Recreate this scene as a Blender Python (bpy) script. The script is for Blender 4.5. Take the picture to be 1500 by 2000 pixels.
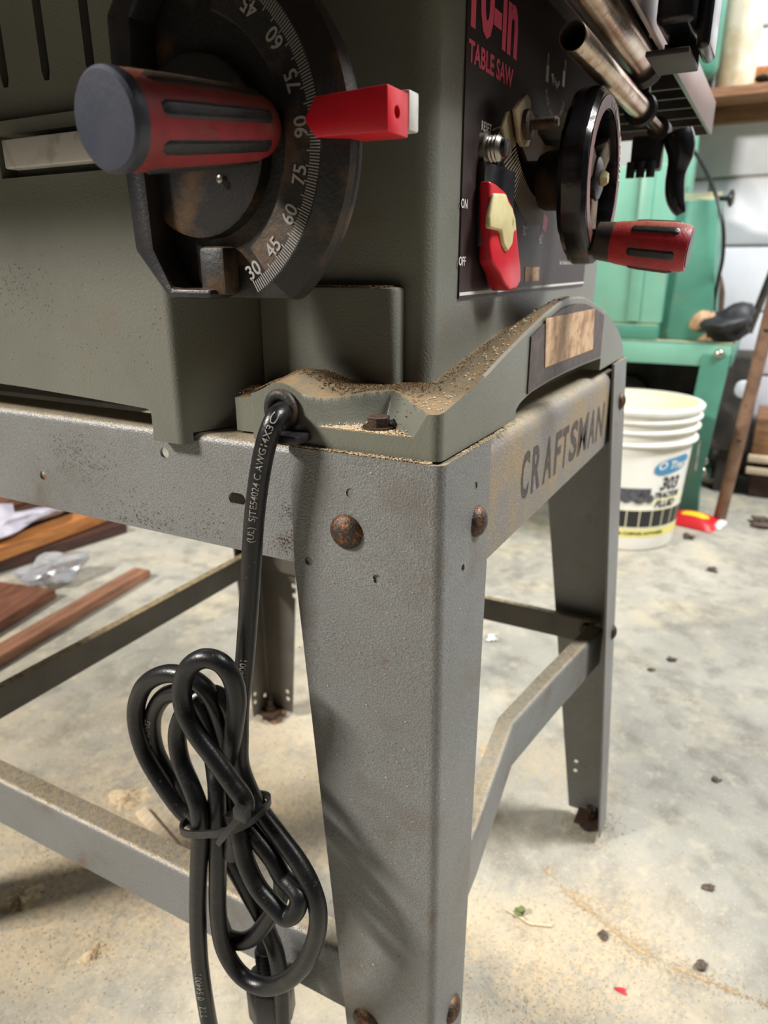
import bpy, bmesh, math, random
import numpy as np
from mathutils import Vector, Matrix
random.seed(7); rng = np.random.default_rng(7)
for o in list(bpy.data.objects): bpy.data.objects.remove(o)
scene = bpy.context.scene
COL = scene.collection

# ------------------------------------------------------------------ camera, world, lamps, exposure
# World: origin = top near corner of the saw stand, X along the saw's front, Y along its side, Z up.
CAM_R = np.array([[0.46887719, 0.29154543, -0.83375982],
                  [-0.88325932, 0.1519059, -0.44359618],
                  [-0.00267541, 0.94441826, 0.32873543]])
CAM_C = np.array([-0.25824576, -0.11010488, 0.07861324])
FPX = 1387.0
FLOOR = -0.53
cam = bpy.data.cameras.new('camera'); cam_o = bpy.data.objects.new('camera', cam); COL.objects.link(cam_o)
cam.sensor_fit = 'HORIZONTAL'; cam.sensor_width = 24.0; cam.lens = FPX / 1500 * 24
cam.clip_start = 0.005; cam.clip_end = 60
cam.dof.use_dof = True; cam.dof.focus_distance = 0.315; cam.dof.aperture_fstop = 11.0
M4 = Matrix.Identity(4)
for i in range(3):
    for j in range(3): M4[i][j] = CAM_R[i][j]
    M4[i][3] = CAM_C[i]
cam_o.matrix_world = M4
scene.camera = cam_o
vs = scene.view_settings
vs.view_transform = 'Standard'; vs.look = 'None'; vs.gamma = 1; vs.exposure = -0.45
vs.use_curve_mapping = False
w = bpy.data.worlds.new('workshop_air'); scene.world = w; w.use_nodes = True
bg = w.node_tree.nodes['Background']; bg.inputs[0].default_value = (1.0, 0.97, 0.93, 1); bg.inputs[1].default_value = 0.02

def lamp(name, loc, target, sx, sy, power, col=(1, 0.955, 0.89)):
    l = bpy.data.lights.new(name, 'AREA'); l.shape = 'RECTANGLE'; l.size = sx; l.size_y = sy
    l.energy = power; l.color = col
    o = bpy.data.objects.new(name, l); COL.objects.link(o); o.location = loc
    o.rotation_euler = (Vector(target) - Vector(loc)).to_track_quat('-Z', 'Y').to_euler()
    return o
lamp('ceiling_lamp_side', (-1.95, 2.2, 2.05), (0, 0, -.2), .8, .25, 285)
lamp('ceiling_lamp_front', (0.75, -1.75, 2.3), (.2, 0, -.2), .6, .25, 44)
lamp('ceiling_lamp_far', (0.95, -1.25, 1.9), (2.1, .1, .1), 1.2, .3, 145, (.94, .97, 1))

def P(px, py, ax, val):
    """the point of the plane (axis = val) that shows at a pixel of the photograph"""
    r = CAM_R @ np.array([(px - 750) / FPX, -(py - 1000) / FPX, -1.0])
    t = (val - CAM_C[ax]) / r[ax]
    return Vector(CAM_C + t * r)

# ------------------------------------------------------------------ materials
MATS = {}
def srgb(r, g, b):
    f = lambda c: (c / 255 / 12.92) if c / 255 <= .04045 else ((c / 255 + .055) / 1.055) ** 2.4
    return (f(r), f(g), f(b))
def mat(name, col, rough=.5, metal=0, col2=None, scale=40, lo=.4, hi=.65, detail=4,
        spots=None, bump=0, bscale=300, dust=None, trans=0, spec=.5, coat=0, alpha=1, stretch=None):
    """principled material; col2 = large mottling; spots = list of (colour, scale, lo, hi) layers;
    dust = (colour, amount) lying on faces that look up"""
    if name in MATS: return MATS[name]
    m = bpy.data.materials.new(name); m.use_nodes = True; nt = m.node_tree; N = nt.nodes; L = nt.links
    b = N['Principled BSDF']
    b.inputs['Roughness'].default_value = rough; b.inputs['Metallic'].default_value = metal
    b.inputs['Specular IOR Level'].default_value = spec
    b.inputs['Coat Weight'].default_value = coat
    if trans: b.inputs['Transmission Weight'].default_value = trans
    if alpha < 1: b.inputs['Alpha'].default_value = alpha
    tc = N.new('ShaderNodeTexCoord'); src = tc.outputs['Object']
    if stretch:
        mp = N.new('ShaderNodeMapping'); mp.inputs['Scale'].default_value = stretch
        L.new(src, mp.inputs['Vector']); src = mp.outputs['Vector']
    base = N.new('ShaderNodeRGB'); base.outputs[0].default_value = (*col, 1); cur = base.outputs[0]
    def layer(cur, c, sc, lo, hi, det=4, fac=None):
        n = N.new('ShaderNodeTexNoise'); n.inputs['Scale'].default_value = sc; n.inputs['Detail'].default_value = det
        n.inputs['Roughness'].default_value = .6
        L.new(src, n.inputs['Vector'])
        r = N.new('ShaderNodeMapRange'); r.inputs['From Min'].default_value = lo; r.inputs['From Max'].default_value = hi
        L.new(n.outputs['Fac'], r.inputs['Value'])
        f = r.outputs[0]
        if fac is not None:
            mu = N.new('ShaderNodeMath'); mu.operation = 'MULTIPLY'; L.new(f, mu.inputs[0])
            if isinstance(fac, float): mu.inputs[1].default_value = fac
            else: L.new(fac, mu.inputs[1])
            f = mu.outputs[0]
        mx = N.new('ShaderNodeMix'); mx.data_type = 'RGBA'
        L.new(f, mx.inputs['Factor']); L.new(cur, mx.inputs['A']); mx.inputs['B'].default_value = (*c, 1)
        return mx.outputs['Result']
    if col2: cur = layer(cur, col2, scale, lo, hi, detail)
    for s in (spots or []): cur = layer(cur, s[0], s[1], s[2], s[3], 3, s[4] if len(s) > 4 else None)
    if dust:
        g = N.new('ShaderNodeNewGeometry'); sp = N.new('ShaderNodeSeparateXYZ'); L.new(g.outputs['Normal'], sp.inputs[0])
        r = N.new('ShaderNodeMapRange'); r.inputs['From Min'].default_value = .5; r.inputs['From Max'].default_value = .95
        r.inputs['To Max'].default_value = dust[1]
        L.new(sp.outputs['Z'], r.inputs['Value'])
        cur = layer(cur, dust[0], dust[2] if len(dust) > 2 else 350, .25, .6, 4, r.outputs[0])
    L.new(cur, b.inputs['Base Color'])
    if bump:
        n = N.new('ShaderNodeTexNoise'); n.inputs['Scale'].default_value = bscale; n.inputs['Detail'].default_value = 3
        L.new(src, n.inputs['Vector'])
        bp = N.new('ShaderNodeBump'); bp.inputs['Strength'].default_value = bump; bp.inputs['Distance'].default_value = .001
        L.new(n.outputs['Fac'], bp.inputs['Height']); L.new(bp.outputs[0], b.inputs['Normal'])
    MATS[name] = m
    return m
SAW = srgb(205, 178, 132)
DUST = srgb(150, 118, 82)
mat('body', srgb(112, 112, 102), .42, 0, srgb(104, 104, 95), 12, spots=[(srgb(120, 100, 78), 30, .58, .75, .45), (srgb(165, 145, 115), 900, .72, .78, .7)],
    bump=.25, bscale=900, dust=(srgb(128, 102, 72), .85, 500))
mat('base_paint', srgb(112, 113, 102), .38, 0, srgb(104, 105, 94), 14, spots=[(srgb(190, 165, 125), 1100, .70, .76, .6)],
    bump=.22, bscale=900, dust=(srgb(150, 122, 86), .9, 420))
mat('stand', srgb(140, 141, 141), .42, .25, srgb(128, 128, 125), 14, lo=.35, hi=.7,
    spots=[(srgb(84, 82, 79), 1300, .42, .70, .62), (srgb(104, 88, 74), 24, .56, .74, .5), (srgb(160, 156, 150), 1500, .6, .72, .35), (srgb(118, 82, 54), 46, .68, .78, .6)], bump=.5, bscale=1000,
    dust=(srgb(176, 158, 124), .8, 260))
mat('apron_dusty', srgb(130, 126, 122), .5, .2, srgb(150, 132, 104), 26, lo=.42, hi=.62,
    spots=[(srgb(214, 196, 160), 900, .62, .7, .8), (srgb(130, 92, 56), 40, .62, .78, .7)], bump=.6, bscale=900, dust=(srgb(190, 178, 150), .7, 260))
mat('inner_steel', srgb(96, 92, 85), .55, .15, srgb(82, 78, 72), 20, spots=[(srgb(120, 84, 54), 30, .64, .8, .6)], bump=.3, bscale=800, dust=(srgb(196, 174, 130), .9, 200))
mat('panel', srgb(40, 30, 31), .5, 0, srgb(52, 38, 37), 9, lo=.35, hi=.7, spots=[(srgb(120, 104, 86), 500, .70, .76, .35)], bump=.1, bscale=600)
mat('black_plastic', srgb(32, 32, 36), .38, 0, srgb(50, 46, 42), 60, lo=.45, hi=.75, bump=.15, bscale=800, dust=(srgb(120, 96, 70), .5, 400))
mat('black_gloss', srgb(22, 22, 26), .22, 0, srgb(30, 30, 34), 40, bump=.08, bscale=500)
mat('black_dusty', srgb(30, 28, 28), .55, 0, srgb(86, 64, 42), 45, lo=.5, hi=.68, bump=.25, bscale=700, dust=(srgb(110, 84, 56), .6, 300))
mat('dark_void', srgb(14, 13, 12), .9)
mat('cap', srgb(50, 54, 66), .42, 0, srgb(58, 60, 72), 50, bump=.1, bscale=500)
mat('red', srgb(176, 34, 44), .45, 0, srgb(150, 30, 40), 80, spots=[(srgb(120, 82, 60), 60, .58, .75, .5)], bump=.25, bscale=700, dust=(srgb(150, 110, 78), .75, 300))
mat('red_dull', srgb(150, 42, 48), .5, 0, srgb(128, 38, 44), 80, spots=[(srgb(112, 84, 66), 60, .52, .72, .55)], bump=.25, bscale=700, dust=(srgb(140, 104, 76), .9, 300))
mat('red_clean', srgb(205, 28, 44), .38, 0, srgb(190, 24, 40), 60, spots=[(srgb(110, 40, 34), 40, .66, .8, .5)])
mat('cream', srgb(226, 214, 160), .4, 0, srgb(205, 190, 138), 60, spots=[(srgb(120, 104, 70), 120, .64, .74, .6)])
mat('white_bar', srgb(206, 202, 196), .4, .2, srgb(176, 168, 158), 90, lo=.5, hi=.7, dust=(srgb(120, 92, 66), .8, 200))
mat('chrome', srgb(196, 178, 156), .26, .95, srgb(150, 112, 84), 60, lo=.45, hi=.7, spots=[(srgb(120, 78, 52), 200, .6, .72, .6)], bump=.1, bscale=500)
mat('steel', srgb(190, 186, 178), .3, .9, srgb(140, 132, 120), 120)
mat('rust_bolt', srgb(66, 62, 58), .5, .6, srgb(138, 84, 48), 480, lo=.50, hi=.62, bump=.4, bscale=900, dust=(srgb(150, 112, 72), .6, 300))
mat('dark_bolt', srgb(52, 44, 40), .6, .5, srgb(80, 58, 44), 200, bump=.4, bscale=900, dust=(srgb(96, 74, 54), .7, 300))
mat('table_iron', srgb(132, 122, 120), .38, .6, srgb(150, 128, 122), 30)
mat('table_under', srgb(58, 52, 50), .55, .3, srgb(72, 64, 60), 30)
mat('bracket', srgb(156, 142, 112), .42, .4, srgb(130, 116, 90), 60)
mat('tan_plate', srgb(112, 88, 62), .6, .2, srgb(92, 72, 52), 60)
mat('white_ink', srgb(214, 208, 200), .55)
mat('dim_ink', srgb(176, 160, 140), .6)
mat('pink_ink', srgb(232, 92, 120), .5)
mat('grey_ink', srgb(150, 146, 142), .55)
mat('dark_ink', srgb(58, 54, 54), .6, 0, srgb(88, 76, 64), 300, lo=.45, hi=.6)
mat('sticker', srgb(206, 172, 136), .65, 0, srgb(150, 112, 80), 60, lo=.45, hi=.66, spots=[(srgb(96, 70, 50), 260, .62, .7, .7)])
mat('label_plate', srgb(62, 52, 50), .5, 0, srgb(92, 76, 66), 120, lo=.45, hi=.7)
mat('cord', srgb(14, 14, 17), .36, 0, srgb(22, 22, 24), 90, spots=[(srgb(110, 92, 70), 500, .64, .72, .35), (srgb(70, 60, 48), 60, .58, .72, .25)], bump=.12, bscale=900)
mat('tie', srgb(28, 27, 29), .4, 0, srgb(42, 40, 40), 120)
mat('sawdust', srgb(214, 196, 164), .95, 0, srgb(190, 164, 126), 260, bump=.8, bscale=900)
mat('dust_brown', srgb(104, 82, 58), .95, 0, srgb(140, 112, 76), 700, lo=.45, hi=.6, bump=1, bscale=1200)
mat('wood_red', srgb(128, 84, 62), .55, 0, srgb(92, 58, 44), 18, stretch=(1, 9, 9))
mat('wood_orange', srgb(186, 124, 66), .5, 0, srgb(150, 92, 50), 16, stretch=(1, 10, 10))
mat('wood_dark', srgb(72, 44, 34), .6, 0, srgb(48, 30, 24), 16, stretch=(1, 10, 10))
mat('wood_pink', srgb(152, 108, 82), .6, 0, srgb(112, 78, 60), 14, stretch=(1, 10, 10))
mat('wood_pale', srgb(222, 204, 176), .7, 0, srgb(196, 172, 140), 60, stretch=(1, 8, 8))
mat('wood_shelf', srgb(150, 108, 74), .65, 0, srgb(110, 76, 52), 12, stretch=(8, 1, 8))
mat('green', srgb(116, 168, 146), .42, 0, srgb(104, 156, 134), 6, spots=[(srgb(150, 124, 92), 9, .60, .78, .6)], dust=(srgb(186, 160, 120), .8, 40))
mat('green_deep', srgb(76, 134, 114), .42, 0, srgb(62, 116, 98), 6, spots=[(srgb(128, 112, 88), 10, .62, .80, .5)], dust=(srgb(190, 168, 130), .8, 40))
mat('wall_paint', srgb(236, 237, 242), .6, 0, srgb(222, 223, 230), 7, bump=.5, bscale=160)
mat('mortar', srgb(196, 190, 182), .85)
mat('bucket', srgb(236, 234, 226), .4, 0, srgb(226, 220, 204), 14, lo=.5, hi=.75)
mat('bucket_in', srgb(238, 234, 206), .5)
mat('ink_black', srgb(36, 36, 38), .5); mat('ink_yellow', srgb(236, 226, 130), .5); mat('ink_blue', srgb(70, 140, 180), .5)
mat('ink_grey', srgb(92, 92, 98), .5, 0, srgb(50, 50, 54), 90)
mat('ink_paleyellow', srgb(240, 236, 196), .5)
mat('rust_pipe', srgb(120, 92, 76), .55, .3, srgb(150, 118, 96), 30, spots=[(srgb(84, 56, 42), 60, .6, .75, .6)])
mat('leather', srgb(26, 27, 30), .55, 0, srgb(40, 40, 44), 60, bump=.8, bscale=140)
mat('cuff', srgb(186, 152, 118), .8, 0, srgb(150, 116, 88), 40)
mat('old_plastic', srgb(206, 196, 174), .45, 0, srgb(178, 156, 120), 14, lo=.45, hi=.7)
mat('film', srgb(232, 232, 236), .18, trans=.75, bump=.6, bscale=60)
mat('bag', srgb(196, 192, 202), .35, 0, srgb(176, 170, 182), 40, bump=.5, bscale=60)
mat('pkg_red', srgb(206, 34, 40), .4); mat('pkg_yellow', srgb(240, 206, 50), .4); mat('pkg_white', srgb(230, 226, 226), .4)
mat('dark_brown', srgb(40, 36, 32), .8, 0, srgb(62, 54, 46), 20)
mat('tool_brown', srgb(92, 72, 58), .5, .2, srgb(60, 48, 42), 30)
mat('pebble', srgb(74, 62, 54), .8, 0, srgb(110, 96, 80), 200)
mat('lint', srgb(226, 226, 226), .8)

# ------------------------------------------------------------------ mesh helpers
WLOC = {}
def link(o, parent=None, wloc=Vector((0, 0, 0))):
    COL.objects.link(o)
    if parent is not None:
        o.parent = parent; o.location = Vector(wloc) - WLOC[parent.name]
    else: o.location = wloc
    WLOC[o.name] = Vector(wloc); return o
def thing(name, loc, label, cat, group=None):
    o = bpy.data.objects.new(name, None); o.empty_display_size = .02
    link(o, None, Vector(loc)); o['label'] = label; o['category'] = cat
    if group: o['group'] = group
    return o
def tag(o, label, cat, group=None, kind=None):
    o['label'] = label; o['category'] = cat
    if group: o['group'] = group
    if kind: o['kind'] = kind
    return o
def smooth(me, ang=40):
    if ang is None: return
    me.shade_smooth()
    me.set_sharp_from_angle(angle=math.radians(ang))
def mkobj(name, V, F, m, parent=None, ang=40, bevel=0, segs=2, fix=True):
    V = np.array([tuple(v) for v in V], dtype=float)
    c = (V.min(0) + V.max(0)) / 2
    me = bpy.data.meshes.new(name); me.from_pydata((V - c).tolist(), [], [list(f) for f in F])
    bm = bmesh.new(); bm.from_mesh(me)
    if fix:
        bmesh.ops.recalc_face_normals(bm, faces=bm.faces)
    if bevel:
        es = [e for e in bm.edges if len(e.link_faces) == 2 and e.calc_face_angle(0) > math.radians(35)]
        bmesh.ops.bevel(bm, geom=es, offset=bevel, segments=segs, affect='EDGES', profile=.5, clamp_overlap=True)
    bm.to_mesh(me); bm.free()
    smooth(me, ang)
    if m: me.materials.append(MATS[m])
    o = bpy.data.objects.new(name, me)
    return link(o, parent, Vector(c))
class MB:
    def __init__(s): s.V = []; s.F = []
    def add(s, V, F):
        b = len(s.V); s.V += [Vector(v) for v in V]; s.F += [[i + b for i in f] for f in F]; return s
    def box(s, x0, x1, y0, y1, z0, z1):
        return s.add([(x, y, z) for x in (x0, x1) for y in (y0, y1) for z in (z0, z1)],
                     [(0, 1, 3, 2), (4, 6, 7, 5), (0, 4, 5, 1), (2, 3, 7, 6), (0, 2, 6, 4), (1, 5, 7, 3)])
    def prism(s, poly, ax, a, b):
        """poly: 2-D points in the two other axes (in x,y,z order), extruded along axis ax"""
        n = len(poly); V = []
        for t in (a, b):
            for p in poly:
                v = list(p); v.insert(ax, t); V.append(v)
        return s.add(V, [list(range(n)), list(range(n, 2 * n))[::-1]] + [(i, (i + 1) % n, n + (i + 1) % n, n + i) for i in range(n)])
    def frame(s, d):
        d = Vector(d).normalized(); a = Vector((0, 0, 1)) if abs(d.z) < .9 else Vector((0, 1, 0))
        u = a.cross(d).normalized(); return d, u, d.cross(u)
    def lathe(s, base, axis, prof, n=32, ang0=0, cap=True):
        d, u, v = s.frame(axis); base = Vector(base); V = []; F = []
        for (t, r) in prof:
            for k in range(n):
                a = ang0 + 2 * math.pi * k / n
                V.append(base + d * t + (u * math.cos(a) + v * math.sin(a)) * r)
        for i in range(len(prof) - 1):
            for k in range(n):
                F.append((i * n + k, i * n + (k + 1) % n, (i + 1) * n + (k + 1) % n, (i + 1) * n + k))
        if cap: F.append(list(range(n))); F.append(list(range((len(prof) - 1) * n, len(prof) * n)))
        return s.add(V, F)
    def tube(s, pts, r, n=12, closed=False):
        pts = [Vector(p) for p in pts]; m = len(pts); T = []
        for i in range(m):
            a = pts[(i - 1) % m] if (closed or i > 0) else pts[i]; b = pts[(i + 1) % m] if (closed or i < m - 1) else pts[i]
            T.append((b - a).normalized())
        d, u, v = s.frame(T[0]); V = []; F = []
        for i in range(m):
            if i: u = (u - T[i] * u.dot(T[i])).normalized()
            v = T[i].cross(u); rr = r[i] if hasattr(r, '__len__') else r
            for k in range(n):
                a = 2 * math.pi * k / n; V.append(pts[i] + (u * math.cos(a) + v * math.sin(a)) * rr)
        for i in range(m if closed else m - 1):
            j = (i + 1) % m
            for k in range(n): F.append((i * n + k, i * n + (k + 1) % n, j * n + (k + 1) % n, j * n + k))
        if not closed: F.append(list(range(n))); F.append(list(range((m - 1) * n, m * n)))
        return s.add(V, F)
    def build(s, name, m, parent=None, **k): return mkobj(name, s.V, s.F, m, parent, **k)
def spline(pts, per=8, closed=False):
    pts = [Vector(p) for p in pts]; n = len(pts); out = []
    rngi = range(n) if closed else range(n - 1)
    for i in rngi:
        p0 = pts[(i - 1) % n] if (closed or i > 0) else pts[i] * 2 - pts[i + 1]
        p1 = pts[i]; p2 = pts[(i + 1) % n]
        p3 = pts[(i + 2) % n] if (closed or i < n - 2) else p2 * 2 - p1
        for k in range(per):
            t = k / per
            out.append(.5 * ((2 * p1) + (p2 - p0) * t + (2 * p0 - 5 * p1 + 4 * p2 - p3) * t * t + (3 * p1 - p0 - 3 * p2 + p3) * t ** 3))
    if not closed: out.append(pts[-1])
    return out
def cut(o, builders, smooth_ang=40):
    """subtract solids from an object, for good"""
    for mb in builders:
        c = mb.build('cutter', None)
        md = o.modifiers.new('b', 'BOOLEAN'); md.operation = 'DIFFERENCE'; md.object = c; md.solver = 'EXACT'
        bpy.context.view_layer.update()
        dg = bpy.context.evaluated_depsgraph_get()
        me = bpy.data.meshes.new_from_object(o.evaluated_get(dg))
        o.modifiers.remove(md); old = o.data; o.data = me; me.name = old.name
        if not me.materials or me.materials[0] is None:
            me.materials.clear(); me.materials.append(old.materials[0])
        while len(me.materials) > 1: me.materials.pop()
        bpy.data.meshes.remove(old)
        cm = c.data; bpy.data.objects.remove(c); bpy.data.meshes.remove(cm)
    for p in o.data.polygons: p.material_index = 0
    smooth(o.data, smooth_ang); return o
def text_geo(body, size, bold=0, extrude=0, shear=0, spacing=1):
    cu = bpy.data.curves.new('t', 'FONT'); cu.body = body; cu.size = size; cu.offset = bold; cu.extrude = extrude
    cu.align_x = 'CENTER'; cu.align_y = 'CENTER'; cu.shear = shear; cu.space_character = spacing; cu.resolution_u = 3
    o = bpy.data.objects.new('t', cu); COL.objects.link(o); bpy.context.view_layer.update()
    me = bpy.data.meshes.new_from_object(o.evaluated_get(bpy.context.evaluated_depsgraph_get()))
    V = [v.co.copy() for v in me.vertices]; F = [list(p.vertices) for p in me.polygons]
    bpy.data.objects.remove(o); bpy.data.curves.remove(cu); bpy.data.meshes.remove(me)
    return V, F
def text(mb, body, size, loc, xd, yd, sx=1, bold=0, shear=0, spacing=1, ext=0, angle=0):
    V, F = text_geo(body, size, bold, ext, shear, spacing)
    xd = Vector(xd); yd = Vector(yd); nd = xd.cross(yd); loc = Vector(loc)
    if angle:
        c, s_ = math.cos(angle), math.sin(angle); xd, yd = xd * c + yd * s_, yd * c - xd * s_
    mb.add([loc + xd * v.x * sx + yd * v.y + nd * v.z for v in V], F); return mb
def text_box(mb, body, x0, x1, z0, z1, y, bold=0):
    V, F = text_geo(body, 1.0, bold)
    a = np.array([tuple(v) for v in V]); lo, hi = a.min(0), a.max(0)
    mb.add([(x0 + (v[0] - lo[0]) / (hi[0] - lo[0]) * (x1 - x0), y, z0 + (v[1] - lo[1]) / (hi[1] - lo[1]) * (z1 - z0)) for v in a], F); return mb
def sm(a, b, x):
    t = min(1, max(0, (x - a) / (b - a))); return t * t * (3 - 2 * t)
def lerp_tab(tab, x):
    return float(np.interp(x, [t[0] for t in tab], [t[1] for t in tab]))
def arc(c0, c1, r, a0, a1, n=6):
    return [(c0 + r * math.cos(a0 + (a1 - a0) * i / n), c1 + r * math.sin(a0 + (a1 - a0) * i / n)) for i in range(n + 1)]

# ================================================================== STRUCTURE
# ---- floor
def floor_material():
    m = bpy.data.materials.new('concrete_floor'); m.use_nodes = True; nt = m.node_tree; N = nt.nodes; L = nt.links
    b = N['Principled BSDF']; b.inputs['Roughness'].default_value = .62
    tc = N.new('ShaderNodeTexCoord'); src = tc.outputs['Object']
    def noise(sc, lo, hi, det=6, ro=.6):
        n = N.new('ShaderNodeTexNoise'); n.inputs['Scale'].default_value = sc; n.inputs['Detail'].default_value = det; n.inputs['Roughness'].default_value = ro
        L.new(src, n.inputs['Vector']); r = N.new('ShaderNodeMapRange'); r.inputs['From Min'].default_value = lo; r.inputs['From Max'].default_value = hi
        L.new(n.outputs['Fac'], r.inputs['Value']); return r.outputs[0]
    def mix(f, a, c, k=1.0):
        mu = N.new('ShaderNodeMath'); mu.operation = 'MULTIPLY'; L.new(f, mu.inputs[0])
        if isinstance(k, float): mu.inputs[1].default_value = k
        else: L.new(k, mu.inputs[1])
        mx = N.new('ShaderNodeMix'); mx.data_type = 'RGBA'; L.new(mu.outputs[0], mx.inputs['Factor'])
        if isinstance(a, tuple): mx.inputs['A'].default_value = (*a, 1)
        else: L.new(a, mx.inputs['A'])
        mx.inputs['B'].default_value = (*c, 1); return mx.outputs['Result']
    cur = mix(noise(3.2, .35, .68), srgb(178, 174, 161), srgb(138, 136, 127))
    cur = mix(noise(7, .50, .70), cur, srgb(198, 186, 158), .75)
    cur = mix(noise(26, .48, .68), cur, srgb(120, 116, 106), .6)
    cur = mix(noise(48, .55, .72), cur, srgb(206, 196, 172), .5)
    cur = mix(noise(14, .66, .74), cur, srgb(104, 84, 66), .6)
    cur = mix(noise(160, .62, .72), cur, srgb(110, 104, 96), .5)
    # sawdust that lies about in drifts
    acc = None
    for (cx, cy, rad) in [(.26, .38, .30), (.10, .46, .26), (.40, .28, .18), (.20, .02, .17), (.28, -.06, .12), (.5, .05, .08), (.02, .62, .28)]:
        vm = N.new('ShaderNodeVectorMath'); vm.operation = 'DISTANCE'; L.new(src, vm.inputs[0]); vm.inputs[1].default_value = (cx - 1.0, cy - .5, 0)
        r = N.new('ShaderNodeMapRange'); r.inputs['From Min'].default_value = rad * 1.25; r.inputs['From Max'].default_value = rad * .2
        L.new(vm.outputs['Value'], r.inputs['Value'])
        if acc is None: acc = r.outputs[0]
        else:
            mx = N.new('ShaderNodeMath'); mx.operation = 'MAXIMUM'; L.new(acc, mx.inputs[0]); L.new(r.outputs[0], mx.inputs[1]); acc = mx.outputs[0]
    drift = noise(11, .36, .56, 8, .8)
    mu = N.new('ShaderNodeMath'); mu.operation = 'MULTIPLY'; L.new(acc, mu.inputs[0]); L.new(drift, mu.inputs[1])
    fine = noise(170, .34, .56, 6, .75)
    cur = mix(fine, cur, srgb(200, 180, 147), mu.outputs[0])
    cur = mix(noise(420, .60, .68, 2), cur, srgb(230, 208, 170), .35)
    L.new(cur, b.inputs['Base Color'])
    n = N.new('ShaderNodeTexNoise'); n.inputs['Scale'].default_value = 180; n.inputs['Detail'].default_value = 5; L.new(src, n.inputs['Vector'])
    bp = N.new('ShaderNodeBump'); bp.inputs['Strength'].default_value = .35; bp.inputs['Distance'].default_value = .002
    L.new(n.outputs['Fac'], bp.inputs['Height']); L.new(bp.outputs[0], b.inputs['Normal'])
    MATS['floor'] = m
floor_material()
fl = MB().box(-3, 5, -3, 4, FLOOR - .05, FLOOR).build('floor', 'floor', None, ang=None)
fl['kind'] = 'structure'; fl['label'] = 'worn grey concrete workshop floor dusted with sawdust'

# ---- block wall behind
WX = 2.1
wall = MB().box(WX + .012, WX + .2, -1.3, 2.2, FLOOR, 1.75).build('wall_back', 'mortar', None, ang=None)
wall['kind'] = 'structure'; wall['label'] = 'white painted concrete block wall'
bw, bh, j = .395, .1775, .009
blk = MB().box(0, .02, 0, bw - j, 0, bh - j)
bme = None
z0 = .1266 - 4 * bh
for r in range(0, 10):
    zz = z0 + r * bh
    for k in range(-3, 5):
        yy = k * bw + (bw / 2 if r % 2 else 0) + .11
        if zz < FLOOR: continue
        loc = Vector((WX, yy, zz + j / 2))
        if bme is None:
            o = mkobj('block', [v + loc for v in blk.V], blk.F, 'wall_paint', wall, bevel=.004)
            bme = o.data; off = WLOC[o.name] - loc
        else:
            o = bpy.data.objects.new('block', bme); link(o, wall, loc + off)

# ================================================================== SAW STAND
stand = thing('saw_stand', (.2, .21, FLOOR), 'grey steel four-legged stand under the table saw', 'stand')
L_, W_ = .412, .43
def apron(name, mirror, length, zb, m, cutters=None, rad=.005):
    """sheet-metal rail with its top edge folded inwards; profile in (depth, z)"""
    t = .0016
    pr = [(0, zb), (0, -rad)] + arc(rad, -rad, rad, math.pi, math.pi / 2, 5)[1:] + [(.028, 0), (.028, -t)] + arc(rad, -rad, rad - t, math.pi / 2, math.pi, 5) + [(t, zb)]
    mb = MB(); mirror(mb, pr); o = mb.build(name, m, stand, ang=35)
    if cutters: cut(o, cutters)
    return o
def cyl(c, axis, r, h, n=20): return MB().lathe(Vector(c) - Vector(axis) * h, axis, [(0, r), (2 * h, r)], n)
slot = MB(); yv, zv = .1108, -.0305
slot.prism(arc(yv + .0022, zv, .0031, -math.pi / 2, math.pi / 2, 8) + arc(yv - .0022, zv, .0031, math.pi / 2, 3 * math.pi / 2, 8), 0, -.01, .01)
apron('side_rail', lambda mb, pr: mb.add(
    [(a + .0022, y, b) for y in (.003, W_ + .077) for a, b in pr],
    [list(range(len(pr))), list(range(len(pr), 2 * len(pr)))[::-1]] + [(i, (i + 1) % len(pr), len(pr) + (i + 1) % len(pr), len(pr) + i) for i in range(len(pr))]),
    None, -.0578, 'stand', [cyl((.002, .1563, -.0125), (1, 0, 0), .0029, .01), slot, cyl((.002, .2554, -.038), (1, 0, 0), .0029, .01)], .004)
def ext(mb, pts2, f, a, b):
    n = len(pts2); mb.add([f(p, t) for t in (a, b) for p in pts2],
        [list(range(n)), list(range(n, 2 * n))[::-1]] + [(i, (i + 1) % n, n + (i + 1) % n, n + i) for i in range(n)])
front_rail = apron('front_rail', lambda mb, pr: ext(mb, pr, lambda p, t: (t, p[0] + .0022, p[1] - .0015 - .012 * t), .003, L_ - .003), None, -.0630, 'apron_dusty', None, .009)
front_rail['label'] = 'front rail dusted with sawdust and stamped with dark lettering'
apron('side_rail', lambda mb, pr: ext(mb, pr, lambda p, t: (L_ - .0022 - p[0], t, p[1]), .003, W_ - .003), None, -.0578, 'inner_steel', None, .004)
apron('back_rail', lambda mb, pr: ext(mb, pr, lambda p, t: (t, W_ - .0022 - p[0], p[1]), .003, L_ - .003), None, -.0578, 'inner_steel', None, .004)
# stamped brand lettering on the front rail
for ch, pa, pb, py in zip('CRAFTSMAN', (1018, 1040, 1063, 1085, 1099, 1114, 1131, 1151, 1166), (1033, 1056, 1079, 1096, 1110, 1128, 1148, 1163, 1179), (930, 905, 885, 868, 855, 850, 835, 825, 815)):
    xa_, xb_ = P(pa, py, 1, .0022).x, P(pb, py, 1, .0022).x; dz = -.0085 * (xa_ - .115) / .235
    text_box(MB(), ch, xa_, xb_, -.0500 + dz, -.0212 + dz, .00205, .030).build('letter', 'dark_ink', front_rail, ang=None, fix=False)

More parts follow.
